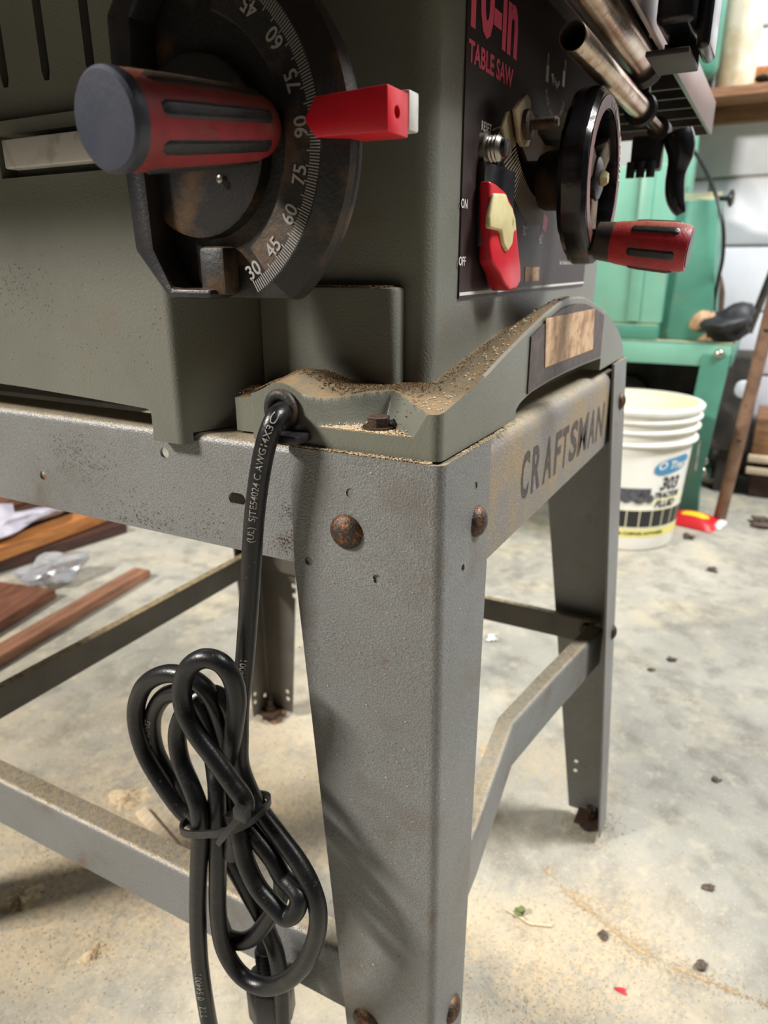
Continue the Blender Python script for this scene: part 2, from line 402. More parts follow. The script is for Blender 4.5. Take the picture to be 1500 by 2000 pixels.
def leg(cx, cy, sx, sy, splay, wy=(.0765, .044), wx=(.058, .036), m='stand', holes=True):
    """angle-section leg; sx, sy point inwards"""
    t = .002; R = .0048; zs = [.0005, -.06, -.2, -.36, FLOOR + .009]; mb = MB(); rings = []
    for z in zs:
        k = max(0, (-z - .06) / (.45)); a = wy[0] + (wy[1] - wy[0]) * k; b = wx[0] + (wx[1] - wx[0]) * k
        ox, oy = cx + splay[0] * (-z / .53), cy + splay[1] * (-z / .53)
        out = [(0, a)] + arc(R, R, R, math.pi, 1.5 * math.pi, 5) + [(b, 0)]
        inn = [(b, t)] + arc(R, R, R - t, 1.5 * math.pi, math.pi, 5) + [(t, a)]
        rings.append([(ox + sx * p[0], oy + sy * p[1], z) for p in out + inn])
    n = len(rings[0]); V = [v for r in rings for v in r]
    F = [list(range(n)), list(range((len(zs) - 1) * n, len(zs) * n))]
    for i in range(len(zs) - 1):
        for k in range(n): F.append((i * n + k, i * n + (k + 1) % n, (i + 1) * n + (k + 1) % n, (i + 1) * n + k))
    mb.add(V, F); return mb.build('leg', m, stand, ang=30)
NS = (-.008, -.008)
l0 = leg(0, 0, 1, 1, NS)
cut(l0, [cyl((-.0019, y, z), (1, 0, 0), .0023, .0022, 14) for y, z in ((.044, -.0170), (.0674, -.0541), (.0305, -.0557))]
    + [cyl((x, -.0019, z), (0, 1, 0), .0022, .0022, 14) for x, z in ((.0384, -.0181), (.0246, -.0540))], 30)
l1 = leg(L_, 0, -1, 1, (.028, -.028), wx=(.058, .036))
cut(l1, [cyl((.427, y, z), (1, 0, 0), .0025, .012, 12) for y, z in ((.012, -.455), (.012, -.468))], 30)
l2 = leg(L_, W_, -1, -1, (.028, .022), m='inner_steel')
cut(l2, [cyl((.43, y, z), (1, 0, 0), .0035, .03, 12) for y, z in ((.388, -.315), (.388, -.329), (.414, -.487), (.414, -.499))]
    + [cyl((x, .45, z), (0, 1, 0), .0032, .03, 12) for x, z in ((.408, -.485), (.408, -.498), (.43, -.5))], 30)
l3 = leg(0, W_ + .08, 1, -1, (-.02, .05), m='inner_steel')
# levelling feet
for (x, y) in ((L_ + .028 - .014, -.028 + .018), (L_ + .028 - .016, W_ + .022 - .016), (-.008 + .015, -.008 + .015), (-.02 + .015, W_ + .13 - .017)):
    f = MB().lathe((x, y, FLOOR), (0, 0, 1), [(0, .0095), (.002, .0105), (.005, .0095), (.006, .007)], 20).build('foot', 'black_plastic', stand)
    MB().lathe((x, y, FLOOR + .006), (0, 0, 1), [(0, .0075), (.004, .0075)], 6).lathe((x, y, FLOOR + .0125), (0, 0, 1), [(0, .0065), (.006, .0065)], 6).lathe((x, y, FLOOR + .0185), (0, 0, 1), [(0, .004), (.009, .004)], 12).build('nut', 'dark_bolt', f)
    MB().box(x - .014, x + .014, y - .014, y + .014, FLOOR + .0102, FLOOR + .0122).build('foot_plate', 'dark_bolt', stand)
# braces near the floor
def brace(pts, inward, zt, zb, fl, m='stand', rad=.004):
    """bent strip with a folded top flange. pts: (x,y) of the outer face; inward: direction of the flange"""
    pts = [Vector((*p, 0)) for p in pts]; inward = Vector((*inward, 0)); t = .0016
    pr = [(0, zb), (0, zt - rad)] + arc(rad, zt - rad, rad, math.pi, math.pi / 2, 5)[1:] + [(fl, zt), (fl, zt - t)] + arc(rad, zt - rad, rad - t, math.pi / 2, math.pi, 4) + [(t, zb)]
    n = len(pr); V = [p + inward * a + Vector((0, 0, b)) for p in pts for a, b in pr]
    F = [list(range(n)), list(range((len(pts) - 1) * n, len(pts) * n))]
    for i in range(len(pts) - 1):
        for k in range(n): F.append((i * n + k, i * n + (k + 1) % n, (i + 1) * n + (k + 1) % n, (i + 1) * n + k))
    return MB().add(V, F).build('brace', m, stand, ang=30)
brace([(.0005, .046), (.0005, .51)], (1, 0), -.2995, -.3440, .017)
brace([(.018, .004), (.10, .010), (.215, .024), (.30, .012), (.41, -.0055)], (0, 1), -.268, -.309, .014)
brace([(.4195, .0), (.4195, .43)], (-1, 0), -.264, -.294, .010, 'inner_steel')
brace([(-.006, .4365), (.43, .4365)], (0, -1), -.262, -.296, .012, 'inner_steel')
def dome(c, n, r, h, m='rust_bolt', parent=None, name='bolt'):
    return MB().lathe(c, n, [(0, r), (h * .25, r * .97), (h * .6, r * .78), (h * .88, r * .45), (h, r * .12)], 28).build(name, m, parent or stand)
dome((-.0006, .0463, -.0356), (-1, 0, 0), .0083, .0042)
dome((.0417, -.0006, -.0363), (0, -1, 0), .0076, .0046)
dome((-.0049, .0375, -.337), (-1, 0, 0), .0085, .0042)
dome((.0225, -.0049, -.333), (0, -1, 0), .0082, .0046)
dome((.388, -.002, -.035), (0, -1, 0), .0075, .0045)
dome((.412, -.014, -.272), (0, -1, 0), .0075, .0045, 'dark_bolt')
MB().lathe((.4175, .0115, -.2785), (-1, 0, 0), [(0, .0075), (.005, .0075)], 6).build('bolt', 'dark_bolt', stand)

# ================================================================== TABLE SAW
saw = thing('table_saw', (.2, .22, 0), 'grey and black benchtop table saw standing on the steel stand', 'table saw')
X0, Y0 = .0028, .0028
# ---- moulded base: corner foot with bolt pocket, cord boss and the arched front
ARCH_OUT = [(0, .0205), (.04, .0275), (.08, .0375), (.1233, .0475), (.152, .0535), (.18, .0580), (.208, .0595), (.24, .0580), (.2855, .0505), (.32, .043), (.3496, .0345), (.375, .026), (.392, .0175), (.402, .008)]
ARCH_IN = [(.1022, .0055), (.106, .0080), (.116, .0100), (.1316, .0118), (.165, .0128), (.20, .0130), (.2535, .0122), (.295, .0110), (.309, .0105)]
TA, TB, TC = (.0005, .0645), (.0005, .0125), (.0205, .0375)
def tri_dist(x, y):
    d = -9
    pts = [TA, TC, TB]
    for i in range(3):
        a, b = pts[i], pts[(i + 1) % 3]
        ex, ey = b[0] - a[0], b[1] - a[1]; ln = math.hypot(ex, ey)
        # outward normal (triangle ordered so that the inside is on the right)
        nx, ny = -ey / ln, ex / ln
        cx, cy = sum(p[0] for p in pts) / 3, sum(p[1] for p in pts) / 3
        if (cx - a[0]) * nx + (cy - a[1]) * ny > 0: nx, ny = -nx, -ny
        if i == 2: continue      # the side that opens onto the outer face
        d = max(d, (x - a[0]) * nx + (y - a[1]) * ny)
    return d
def base_h(x, y):
    zf = lerp_tab(ARCH_OUT, x)
    deck = .0215 + .0035 * sm(.004, .028, x) + .0072 * math.exp(-((y - .0815) / .0125) ** 2) * (1 - .35 * sm(.02, .04, x))
    deck -= .004 * sm(.098, .112, y)
    k = 1 - sm(.010, .030, y)
    if x > .055: k = 1 - .22 * sm(.006, .032, y)
    h = deck * (1 - k) + zf * k if x <= .055 else zf * k
    d = tri_dist(x, y)
    if x < .045: h = min(h, .0104 + 2.6 * max(0, d - .0003) + .8 * max(0, d - .0035)) if d < .02 else h
    return h
def corner_round(x, y, r=.0045):
    if x < X0 + r and y < Y0 + r:
        vx, vy = x - X0 - r, y - Y0 - r; m_ = max(abs(vx), abs(vy)); l_ = math.hypot(vx, vy)
        if l_ > 0: return X0 + r + vx * m_ / l_, Y0 + r + vy * m_ / l_
    return x, y
mb = MB()
xs = [X0 + .0009 * i for i in range(56)]; ys = [Y0 + .0009 * i for i in range(128)]
V = []; F = []
nx_, ny_ = len(xs), len(ys)
for i, x in enumerate(xs):
    for jj, y in enumerate(ys):
        a, b = corner_round(x, y); inset = 0
        if y > .098: inset = .011 * sm(.098, .104, y) * (1 - (x - X0) / .05)
        V.append((a + inset, b, base_h(x, y)))
for i in range(nx_ - 1):
    for jj in range(ny_ - 1): F.append((i * ny_ + jj, (i + 1) * ny_ + jj, (i + 1) * ny_ + jj + 1, i * ny_ + jj + 1))
b0 = len(V)
ring = [(0, jj) for jj in range(ny_ - 1, -1, -1)] + [(i, 0) for i in range(1, nx_)] + [(nx_ - 1, jj) for jj in range(1, ny_)] + [(i, ny_ - 1) for i in range(nx_ - 2, 0, -1)]
for (i, jj) in ring:
    v = V[i * ny_ + jj]; V.append((v[0], v[1], .0012))
for k in range(len(ring)):
    k2 = (k + 1) % len(ring); F.append((ring[k][0] * ny_ + ring[k][1], b0 + k, b0 + k2, ring[k2][0] * ny_ + ring[k2][1]))
F.append([b0 + k for k in range(len(ring))])
foot = mkobj('base_foot', V, F, 'base_paint', saw, ang=38)
# front arch
xa = [X0 + .0009 * 55 - .0005] + [.06 + i * .006 for i in range(7)] + [.1021, .1022] + [.104, .108, .114, .122, .13, .14] + [.15 + i * .01 for i in range(16)] + [.309, .3091, .315, .33, .345, .36, .372, .38, .388, .395, .402]
def zbot(x): return .0012 if (x < .10215 or x > .30905) else lerp_tab(ARCH_IN, x)
yy_ = [Y0, Y0 + .0012, .0075, .013, .019, .026, .034]
V = []; F = []; per = len(yy_) + 3
for x in xa:
    col = [(x, Y0, zbot(x))]
    for k, y in enumerate(yy_):
        z = base_h(x, y) - (.0012 if k == 0 else 0); col.append((x, y, z))
    col += [(x, .034, zbot(x)), (x, Y0 + .004, zbot(x))]
    V += col
for i in range(len(xa) - 1):
    for k in range(per): F.append((i * per + k, i * per + (k + 1) % per, (i + 1) * per + (k + 1) % per, (i + 1) * per + k))
F.append(list(range(per))); F.append(list(range((len(xa) - 1) * per, len(xa) * per)))
front_arch = mkobj('base_front', V, F, 'base_paint', saw, ang=38)
# dark label plate with worn sticker on the arch
pl = [P(1035, 640, 1, Y0), P(1035, 758, 1, Y0)]
xl0, xl1 = .1195, .303
def plate_poly(x0, x1, top_off, bot_off, n=16):
    t_ = []; b_ = []
    for i in range(n + 1):
        x = x0 + (x1 - x0) * i / n; t_.append((x, lerp_tab(ARCH_OUT, x) - top_off)); b_.append((x, zbot(x) + bot_off))
    return b_ + t_[::-1]
lp = MB().prism(plate_poly(xl0, xl1, .0042, .0016), 1, Y0 - .0009, Y0 + .0005).build('label_plate', 'label_plate', saw, ang=30)
a, b, c_, d_ = P(1066, 622, 1, .0017), P(1161, 603, 1, .0017), P(1157, 682, 1, .0017), P(1064, 718, 1, .0017)
st = MB().prism([(p.x, p.z) for p in (a, d_, c_, b)], 1, Y0 - .0014, Y0 - .0009).build('sticker', 'sticker', lp, ang=30)
st['label'] = 'worn beige paper sticker'
# hold-down bolt in the pocket and sawdust there
hb = MB().lathe((.0125, .0365, .0104), (0, 0, 1), [(0, .0072), (.0012, .0072)], 24).lathe((.0125, .0365, .0116), (0, 0, 1), [(0, .0052), (.0040, .0052), (.0046, .0046)], 6, .3).build('hold_down_bolt', 'dark_bolt', saw, ang=30)
# cord grommet and bushing
gc = P(552, 800, 0, X0 - .0005)
MB().tube([gc + Vector((-.0012, .0065 * math.cos(a), .0072 * math.sin(a))) for a in [2 * math.pi * k / 28 for k in range(28)]], .0026, 10, True).build('grommet', 'black_dusty', saw)
# ---- side panel (tall skirt) with storage slot and arched lower edge
px0 = -.0045
plan = [(px0, .42), (px0, .1405)] + arc(px0 + .0055, .1405, .0055, math.pi, 1.5 * math.pi - .35, 5)[1:] + [(.0415, .1195), (.05, .1195), (.05, .42)]
sp_ = MB().prism(plan, 2, -.0045, .1445).build('side_panel', 'body', saw, ang=25)
archc = MB().prism([(.1555, -.02), (.1555, .0085)] + arc(.1585, .0085, .003, math.pi, math.pi / 2, 4)[1:] + [(.20, .0135), (.25, .0155), (.32, .017), (.43, .0175), (.43, -.02)], 0, -.02, .038)
slotc = MB().box(-.02, .0042, .10, .2395, .1195, .1385)
lower = MB().box(.0013, .08, .10, .45, -.02, .0006)
cut(sp_, [archc, slotc, lower], 25)
# upper panel with louvre slots
up = MB().prism([(.0035, .42), (.0035, .128), (.008, .1235), (.05, .1195), (.05, .42)], 2, .1445, .2279).build('vent_panel', 'body', saw, ang=25)
slots = []
for k in range(6):
    yc = .1775 + k * .0295
    slots.append(MB().prism([(yc - .0028, .1640), (yc - .0016, .1605), (yc + .0016, .1605), (yc + .0028, .1640), (yc + .0028, .215), (yc - .0028, .215)], 0, -.01, .018))
cut(up, slots, 25)
# lower box beside the front corner
MB().prism([(.0395, .119), (.0395, .0465)] + arc(.0435, .0465, .004, math.pi, 1.5 * math.pi, 5)[1:] + [(.056, .0425), (.056, .119)], 2, .0015, .0690).build('side_box', 'body', saw, ang=25, bevel=.0018)
# ---- main housing
hp = [(.05, .42)] + arc(.059, .039, .009, math.pi, 1.5 * math.pi, 8) + arc(.392, .038, .008, -math.pi / 2, 0, 5) + [(.40, .42)]
hous = MB().prism(hp, 2, .0012, .2279).build('housing', 'body', saw, ang=25)
# opening behind the handwheel
op = [(985, 232), (986, 262), (996, 300), (1010, 340), (1030, 376), (1053, 401), (1078, 394), (1102, 378), (1118, 330), (1122, 270), (1112, 228), (1096, 205), (1084, 232), (1060, 238), (1040, 222), (1010, 212)]
opw = [P(x, y, 1, .03) for x, y in op]
cut(hous, [MB().prism([(p.x, p.z) for p in opw], 1, .0, .075)], 25)
MB().box(.12, .34, .0755, .077, .09, .19).build('inner_wall', 'dark_void', saw)
# ---- control panel decal (thin plate) with its print
pan = MB().box(.083, .345, .0291, .0299, .0625, .2185).build('control_panel', 'panel', saw, ang=None)
cut(pan, [MB().prism([(p.x, p.z) for p in opw], 1, .0, .075)], 25)
pan['label'] = 'dark brown control panel with pink and white print'
YP = .0289
XD, ZD = (1, 0, 0), (0, 0, 1)
def let(mb, m='white_ink', name='lettering', parent=None): return mb.build(name, m, parent or pan, ang=None, fix=False)
let(text_box(MB(), '10-in', .0865, .1515, .1785, .2120, YP, .035), 'pink_ink')
let(text_box(MB(), 'TABLE SAW', .0852, .1475, .1652, .1742, YP, .030), 'pink_ink')
d0 = P(1063, 430, 1, .03)
let(MB().add([(d0.x - .0045, YP, d0.z + .004), (d0.x + .004, YP, d0.z + .001), (d0.x + .001, YP, d0.z - .0075), (d0.x - .0065, YP, d0.z - .0055)], [(0, 1, 2, 3)]), 'pink_ink', 'diamond_mark')
for s_, (x, y) in (('RESET', (946, 250)), ('ON', (903, 399)), ('OFF', (899, 511)), ('45°', (1053, 468)), ('30°', (1022, 452)), ('15°', (972, 350)), ('0°', (972, 320))):
    p = P(x, y, 1, .03); let(text(MB(), s_, .0058 if s_[0] in 'OR' else .0075, (p.x, YP, p.z), XD, ZD, sx=.9, bold=.0001))
# padlock symbols and curved caption
mb = MB()
lx0, lx1 = P(1066, 140, 1, .03), P(1098, 150, 1, .03)
for p, op_ in ((lx0, 0), (lx1, .0016)):
    mb.add([(p.x - .0026, YP, p.z - .0055), (p.x + .0026, YP, p.z - .0055), (p.x + .0026, YP, p.z + .003), (p.x - .0026, YP, p.z + .003)], [(0, 1, 2, 3)])
    ar = [(p.x + op_ + .002 * math.cos(t), p.z + .003 + .0065 * math.sin(t)) for t in np.linspace(0, math.pi, 9)]
    ai = [(p.x + op_ + .0012 * math.cos(t), p.z + .003 + .0052 * math.sin(t)) for t in np.linspace(0, math.pi, 9)]
    mb.add([(q[0], YP, q[1]) for q in ar + ai], [(i, i + 1, i + 10, i + 9) for i in range(8)])
pc = P(1083, 152, 1, .03)
for k in range(5):
    t = -.5 - .35 * k; mb.add([(pc.x + .010 * math.cos(-math.pi / 2 + .25 * (k - 1)) + q[0], YP, pc.z + .006 - .010 + .0012 * abs(k - 2) + q[1]) for q in ((-.0008, -.0015), (.0008, -.0015), (.0008, .0012), (-.0008, .0012))], [(0, 1, 2, 3)])
mb.add([(pc.x - .011, YP, pc.z - .0), (pc.x - .005, YP, pc.z - .0055), (pc.x - .006, YP, pc.z + .001)], [(0, 1, 2)])
let(mb, 'white_ink', 'lock_symbol'); mb = MB()
cap_ = 'BLADE ANGLE LOCK HANDLE'
ccx, ccz, cr = P(1083, 168, 1, .03).x, P(1083, 168, 1, .03).z + .006, .0235
for i, ch in enumerate(cap_):
    t = math.radians(-148 + i * (116 / (len(cap_) - 1)))
    text(mb, ch, .0045, (ccx + cr * math.cos(t), YP, ccz + cr * math.sin(t)), XD, ZD, sx=.9, angle=t + math.pi / 2)
# foot line, small print
let(mb); mb = MB()
let(MB().add([(.083, YP, .0640), (.345, YP, .0640), (.345, YP, .0656), (.083, YP, .0656)], [(0, 1, 2, 3)]), 'white_ink', 'foot_line')
q = P(1112, 513, 1, .03); text(mb, 'Sears, Roebuck and Co.   MADE IN TAIWAN', .0042, (q.x + .002, YP, q.z), XD, ZD, sx=.85)
let(mb)
# blade-angle scale
mb = MB()
A0, A1 = P(968, 250, 1, .03), P(1057, 436, 1, .03)
piv = Vector((.237, 0, .176)); ro, ri = .1105 * .78, .1105 * .63
an0 = math.atan2(A0.z - piv.z, A0.x - piv.x); r0_ = math.hypot(A0.x - piv.x, A0.z - piv.z)
an1 = math.atan2(A1.z - piv.z, A1.x - piv.x); r1_ = math.hypot(A1.x - piv.x, A1.z - piv.z)
if an0 < 0: an0 += 2 * math.pi
if an1 < 0: an1 += 2 * math.pi
NT = 46
for k in range(NT):
    f = k / (NT - 1); t = an0 + (an1 - an0) * f; rr = r0_ + (r1_ - r0_) * f; rl = rr + (.008 if k % 15 == 0 else 0)
    c0, s0 = math.cos(t), math.sin(t); wv = .00045
    mb.add([(piv.x + c0 * r_ - s0 * w_, YP, piv.z + s0 * r_ + c0 * w_) for r_, w_ in ((rr * .80, -wv), (rl, -wv), (rl, wv), (rr * .80, wv))], [(0, 1, 2, 3)])
mb.build('angle_scale', 'dim_ink', pan, ang=None, fix=False)
s0 = P(1022, 537, 1, .03)
for dx0, dx1, mm in ((-.030, -.012, 'white_ink'), (.0, .030, 'sticker')):
    MB().box(s0.x + dx0, s0.x + dx1, YP - .0001, .0292, s0.z - .004, s0.z + .0045).build('small_sticker', mm, pan, ang=None)
# reset button
rp = P(943, 292, 1, .03)
rb = MB().lathe((rp.x, .0292, rp.z), (0, -1, 0), [(0, .0078), (.002, .0078), (.0025, .0062)] + [(.003 + .0009 * k, .0062 if k % 2 else .0055) for k in range(7)] + [(.0095, .0045)], 24).build('reset_button', 'steel', saw, ang=60)
MB().lathe((rp.x, .0215, rp.z), (0, -1, 0), [(0, .0042), (.004, .0042), (.0046, .003)], 20).build('button', 'black_plastic', rb)
# power switch: bezel, red paddle, cream key
sw = MB().box(.1015, .1490, .0250, .0292, .0870, .1262).build('switch', 'black_plastic', saw, bevel=.0012)
sw['label'] = 'power switch with red paddle and cream key'
def shield(name, px, yb, m, bev):
    f = [P(a, b, 1, y) for a, b, y in px]; n = len(f); V = f + [Vector((v.x, yb, v.z)) for v in f]
    return mkobj(name, V, [list(range(n)), list(range(n, 2 * n))[::-1]] + [(i, (i + 1) % n, n + (i + 1) % n, n + i) for i in range(n)], m, sw, ang=50, bevel=bev, segs=3)
shield('paddle', [(957, 352, .0215), (972, 360, .0205), (990, 376, .0200), (1003, 405, .0200), (1009, 440, .0198), (1013, 480, .0190), (1018, 525, .0175), (1018, 550, .0165), (1010, 565, .0160), (997, 568, .0160), (987, 556, .0165), (978, 535, .0180), (962, 512, .0195), (957, 480, .0210)], .0272, 'red_clean', .0016)
shield('key', [(968, 377, .0185), (990, 378, .0180), (994, 392, .0178), (1002, 405, .0176), (1008, 427, .0175), (1010, 452, .0174), (1005, 453, .0174), (1002, 478, .0172), (993, 492, .0172), (985, 478, .0173), (981, 451, .0175), (958, 446, .0180), (959, 420, .0182), (964, 397, .0184)], .0212, 'cream', .0013)
# ---- pointer bracket, clamp bolt, tilt plate seen in the opening
br = MB()
def ppoly(px, y): return [(P(a, b, 1, y).x, P(a, b, 1, y).z) for a, b in px]
br.prism(ppoly([(977, 247), (988, 219), (1003, 213), (1012, 276), (1001, 282), (991, 305), (986, 303)], .022), 1, .0205, .0225)
br.prism(ppoly([(1003, 213), (1013, 198), (1024, 183), (1032, 195), (1034, 262), (1028, 287), (1018, 287), (1012, 276)], .018), 1, .0165, .0190)
br.build('pointer_bracket', 'bracket', saw, ang=30, bevel=.0006)
bp_ = P(1036, 243, 1, .014)
cb = MB().lathe((bp_.x, .0165, bp_.z), (0, -1, 0), [(0, .0070), (.0022, .0070), (.0030, .006)], 24).build('clamp_bolt', 'dark_bolt', saw, ang=35)
MB().lathe((bp_.x, .0130, bp_.z), (0, -1, 0), [(0, .0029)] + [(.001 + .0008 * k, .0029 if k % 2 else .0025) for k in range(15)] + [(.0135, .002)], 14).build('thread', 'dark_bolt', cb, ang=60)
tp = MB().prism(ppoly([(1012, 215), (1018, 290), (1040, 345), (1070, 352), (1100, 300), (1112, 250), (1105, 215), (1070, 205)], .045), 1, .044, .047).build('tilt_plate', 'tan_plate', saw, ang=30)
cut(tp, [MB().prism(ppoly([(1045, 228), (1048, 262), (1062, 284), (1080, 286), (1096, 268), (1104, 240), (1100, 225)], .045), 1, .03, .06)], 30)
# ---- handwheel
WC = Vector((.2120, -.0080, .1268)); RO = .0480
hw = MB(); n = 72; V = []; F = []
for k in range(n):
    a = 2 * math.pi * k / n; bumpy = .0016 * (1 if math.sin(a * 7 + .6) > .25 else 0) * sm(.25, .6, math.sin(a * 7 + .6))
    ro = RO - .0012 + bumpy
    for (r_, yy) in ((ro - .0115, 0), (ro - .003, -.0006), (ro - .0006, .0018), (ro, .006), (ro, .0125), (ro - .002, .0155), (ro - .0105, .0160), (ro - .0125, .008)):
        V.append(WC + Vector((r_ * math.cos(a), yy, r_ * math.sin(a))))
for k in range(n):
    k2 = (k + 1) % n
    for i in range(8): F.append((k * 8 + i, k * 8 + (i + 1) % 8, k2 * 8 + (i + 1) % 8, k2 * 8 + i))
wheel = mkobj('handwheel', V, F, 'black_gloss', saw, ang=30)
wheel['label'] = 'black handwheel with red-handled crank'
mb = MB(); V = []; F = []
for k in range(n):
    a = 2 * math.pi * k / n
    for r_ in (RO - .0118, RO - .0050): V.append(WC + Vector((r_ * math.cos(a), -.0009, r_ * math.sin(a))))
for k in range(n): F.append((2 * k, 2 * k + 1, (2 * k + 3) % (2 * n), (2 * k + 2) % (2 * n)))
mat('spoke_dusty', srgb(128, 108, 86), .7, 0, srgb(70, 60, 52), 130, lo=.5, hi=.7, bump=.4, bscale=700)
mat('wheel_decal', srgb(120, 74, 70), .4, 0, srgb(98, 60, 58), 60)
mkobj('decal_ring', V, F, 'wheel_decal', wheel, ang=30)
mb = MB()
for body, a0, da in (('UP', 84, -9), ('DOWN', 36, -10)):
    for i, ch in enumerate(body):
        t = math.radians(a0 + i * da)
        text(mb, ch, .0066, WC + Vector(((RO - .0084) * math.cos(t), -.0013, (RO - .0084) * math.sin(t))), XD, ZD, sx=1, bold=.0002, angle=t - math.pi / 2)
pts_o = []; pts_i = []
for t in np.linspace(math.radians(66), math.radians(46), 9):
    pts_o.append(WC + Vector(((RO - .0066) * math.cos(t), -.0013, (RO - .0066) * math.sin(t)))); pts_i.append(WC + Vector(((RO - .0100) * math.cos(t), -.0013, (RO - .0100) * math.sin(t))))
mb.add(pts_o + pts_i, [(i, i + 1, i + 10, i + 9) for i in range(8)])
t = math.radians(71); mb.add([pts_o[0] + Vector((0, 0, .0022)), pts_i[0] - Vector((0, 0, .0022)), WC + Vector(((RO - .0083) * math.cos(t), -.0013, (RO - .0083) * math.sin(t)))], [(0, 1, 2)])
mb.build('lettering', 'white_ink', wheel, ang=None, fix=False)
# hub, spokes, axle
MB().lathe(WC + Vector((0, .0375, 0)), (0, -1, 0), [(0, .0150), (.004, .0168), (.024, .0175), (.027, .0165)], 32).build('hub', 'black_dusty', wheel)
MB().lathe(WC + Vector((0, .0085, 0)), (0, -1, 0), [(0, .0125), (.006, .0115), (.0075, .008)], 28).lathe(WC + Vector((0, .075, 0)), (0, -1, 0), [(0, .012), (.055, .012)], 20).build('hub_cap', 'black_plastic', wheel)
MB().lathe(WC + Vector((0, .0012, 0)), (0, -1, 0), [(0, .0048), (.002, .0046), (.004, .003)], 6).build('axle_nut', 'cream', wheel)
for a in (-math.pi / 2 + .05, math.radians(150), math.radians(35)):
    u = Vector((math.cos(a), 0, math.sin(a))); v = Vector((-math.sin(a), 0, math.cos(a)))
    V = []
    for r_, hw_ in ((.010, .0080), (RO - .009, .0068)):
        for s_ in (-1, 1):
            for yy in (.0035, .012): V.append(WC + u * r_ + v * hw_ * s_ + Vector((0, yy, 0)))
    mkobj('spoke', V, [(0, 1, 3, 2), (4, 6, 7, 5), (0, 4, 5, 1), (2, 3, 7, 6), (0, 2, 6, 4), (1, 5, 7, 3)], 'spoke_dusty', wheel, bevel=.002)
# crank handle
def grip_handle(parent, base, axis, prof, stripe_t, nstripe, mred, halfw, a0=0.0):
    ax = Vector(axis).normalized()
    body = MB().lathe(base, ax, prof, 40).build('grip', mred, parent, ang=35)
    d, u, v = MB().frame(ax); rad = lambda t: lerp_tab(prof, t)
    for k in range(nstripe):
        a = a0 + 2 * math.pi * k / nstripe; V = []; F = []; nt_, na = 16, 6
        for i in range(nt_ + 1):
            t = stripe_t[0] + (stripe_t[1] - stripe_t[0]) * i / nt_
            e = min(1, math.sqrt(max(0.02, 1 - max(0, (abs(i / nt_ - .5) * 2 - .84) / .16) ** 2)))
            for q in range(na + 1):
                aa = a + halfw * e * (q / na * 2 - 1); edge = .0006 if 0 < q < na and 0 < i < nt_ else -.0005
                V.append(Vector(base) + d * t + (u * math.cos(aa) + v * math.sin(aa)) * (rad(t) + edge))
        for i in range(nt_):
            for q in range(na): F.append((i * (na + 1) + q, i * (na + 1) + q + 1, (i + 1) * (na + 1) + q + 1, (i + 1) * (na + 1) + q))
        mkobj('grip_inlay', V, F, 'black_plastic', body, ang=60)
    return body
cr = MB().box(.2005 - .0065, .2005 + .0065, -.0135, -.004, .0835, .0985).build('crank_boss', 'black_dusty', wheel, bevel=.002)
gb = Vector((.2005, -.0125, .0915)); gd = Vector((0, -1, -.10)).normalized()
MB().lathe(gb, gd, [(-.002, .0105), (.006, .0112), (.0075, .0112)], 32).build('collar', 'black_plastic', wheel)
g = grip_handle(wheel, gb, gd, [(.0072, .0112), (.010, .0118), (.024, .0132), (.040, .0137), (.047, .0128), (.0495, .0118)], (.017, .0445), 6, 'red', .22, .35)
MB().lathe(gb, gd, [(.0490, .0100), (.0500, .0098), (.0502, .007)], 24).build('end_plug', 'black_plastic', wheel)
# dark motor cover beyond the right side of the housing
MB().lathe((.401, .10, .088), (1, 0, 0), [(0, .044), (.02, .044), (.04, .038), (.052, .024), (.056, .01)], 32).build('motor_cover', 'black_gloss', saw, ang=40)
# ---- table with ribs
tz0, tz1 = .206, .2365
TX0, TX1, TY0, TY1 = -.125, .635, -.020, .50
table = MB().box(TX0, TX1, TY0, TY1, .2280, tz1).build('table_top', 'table_iron', saw, bevel=.0012)
MB().box(TX0, TX1, TY0 - .0035, TY0, tz0, tz1).build('front_edge', 'table_iron', table, bevel=.0008)
MB().box(TX0, TX0 + .0035, TY0, TY1, tz0, .228).build('side_edge', 'table_iron', table)
MB().box(TX1 - .0035, TX1, TY0, TY1, tz0, .228).build('side_edge', 'table_iron', table)
MB().box(TX0, TX1, TY1 - .004, TY1, tz0, .228).build('back_edge', 'table_iron', table)
rme = None
for x in (.412, .450, .495, .545, .592):
    v = MB().box(x, x + .004, TY0, TY1 - .005, .209, .2279)
    o = v.build('rib', 'table_under', table)
for k in range(3):
    MB().box(-.10 + .05 * k, -.097 + .05 * k, TY0, TY1 - .005, .209, .2279).build('rib', 'table_under', table)
MB().box(.405, TX1 - .004, TY0 + .0005, TY1 - .006, .2240, .2279).build('under_skin', 'table_under', table)
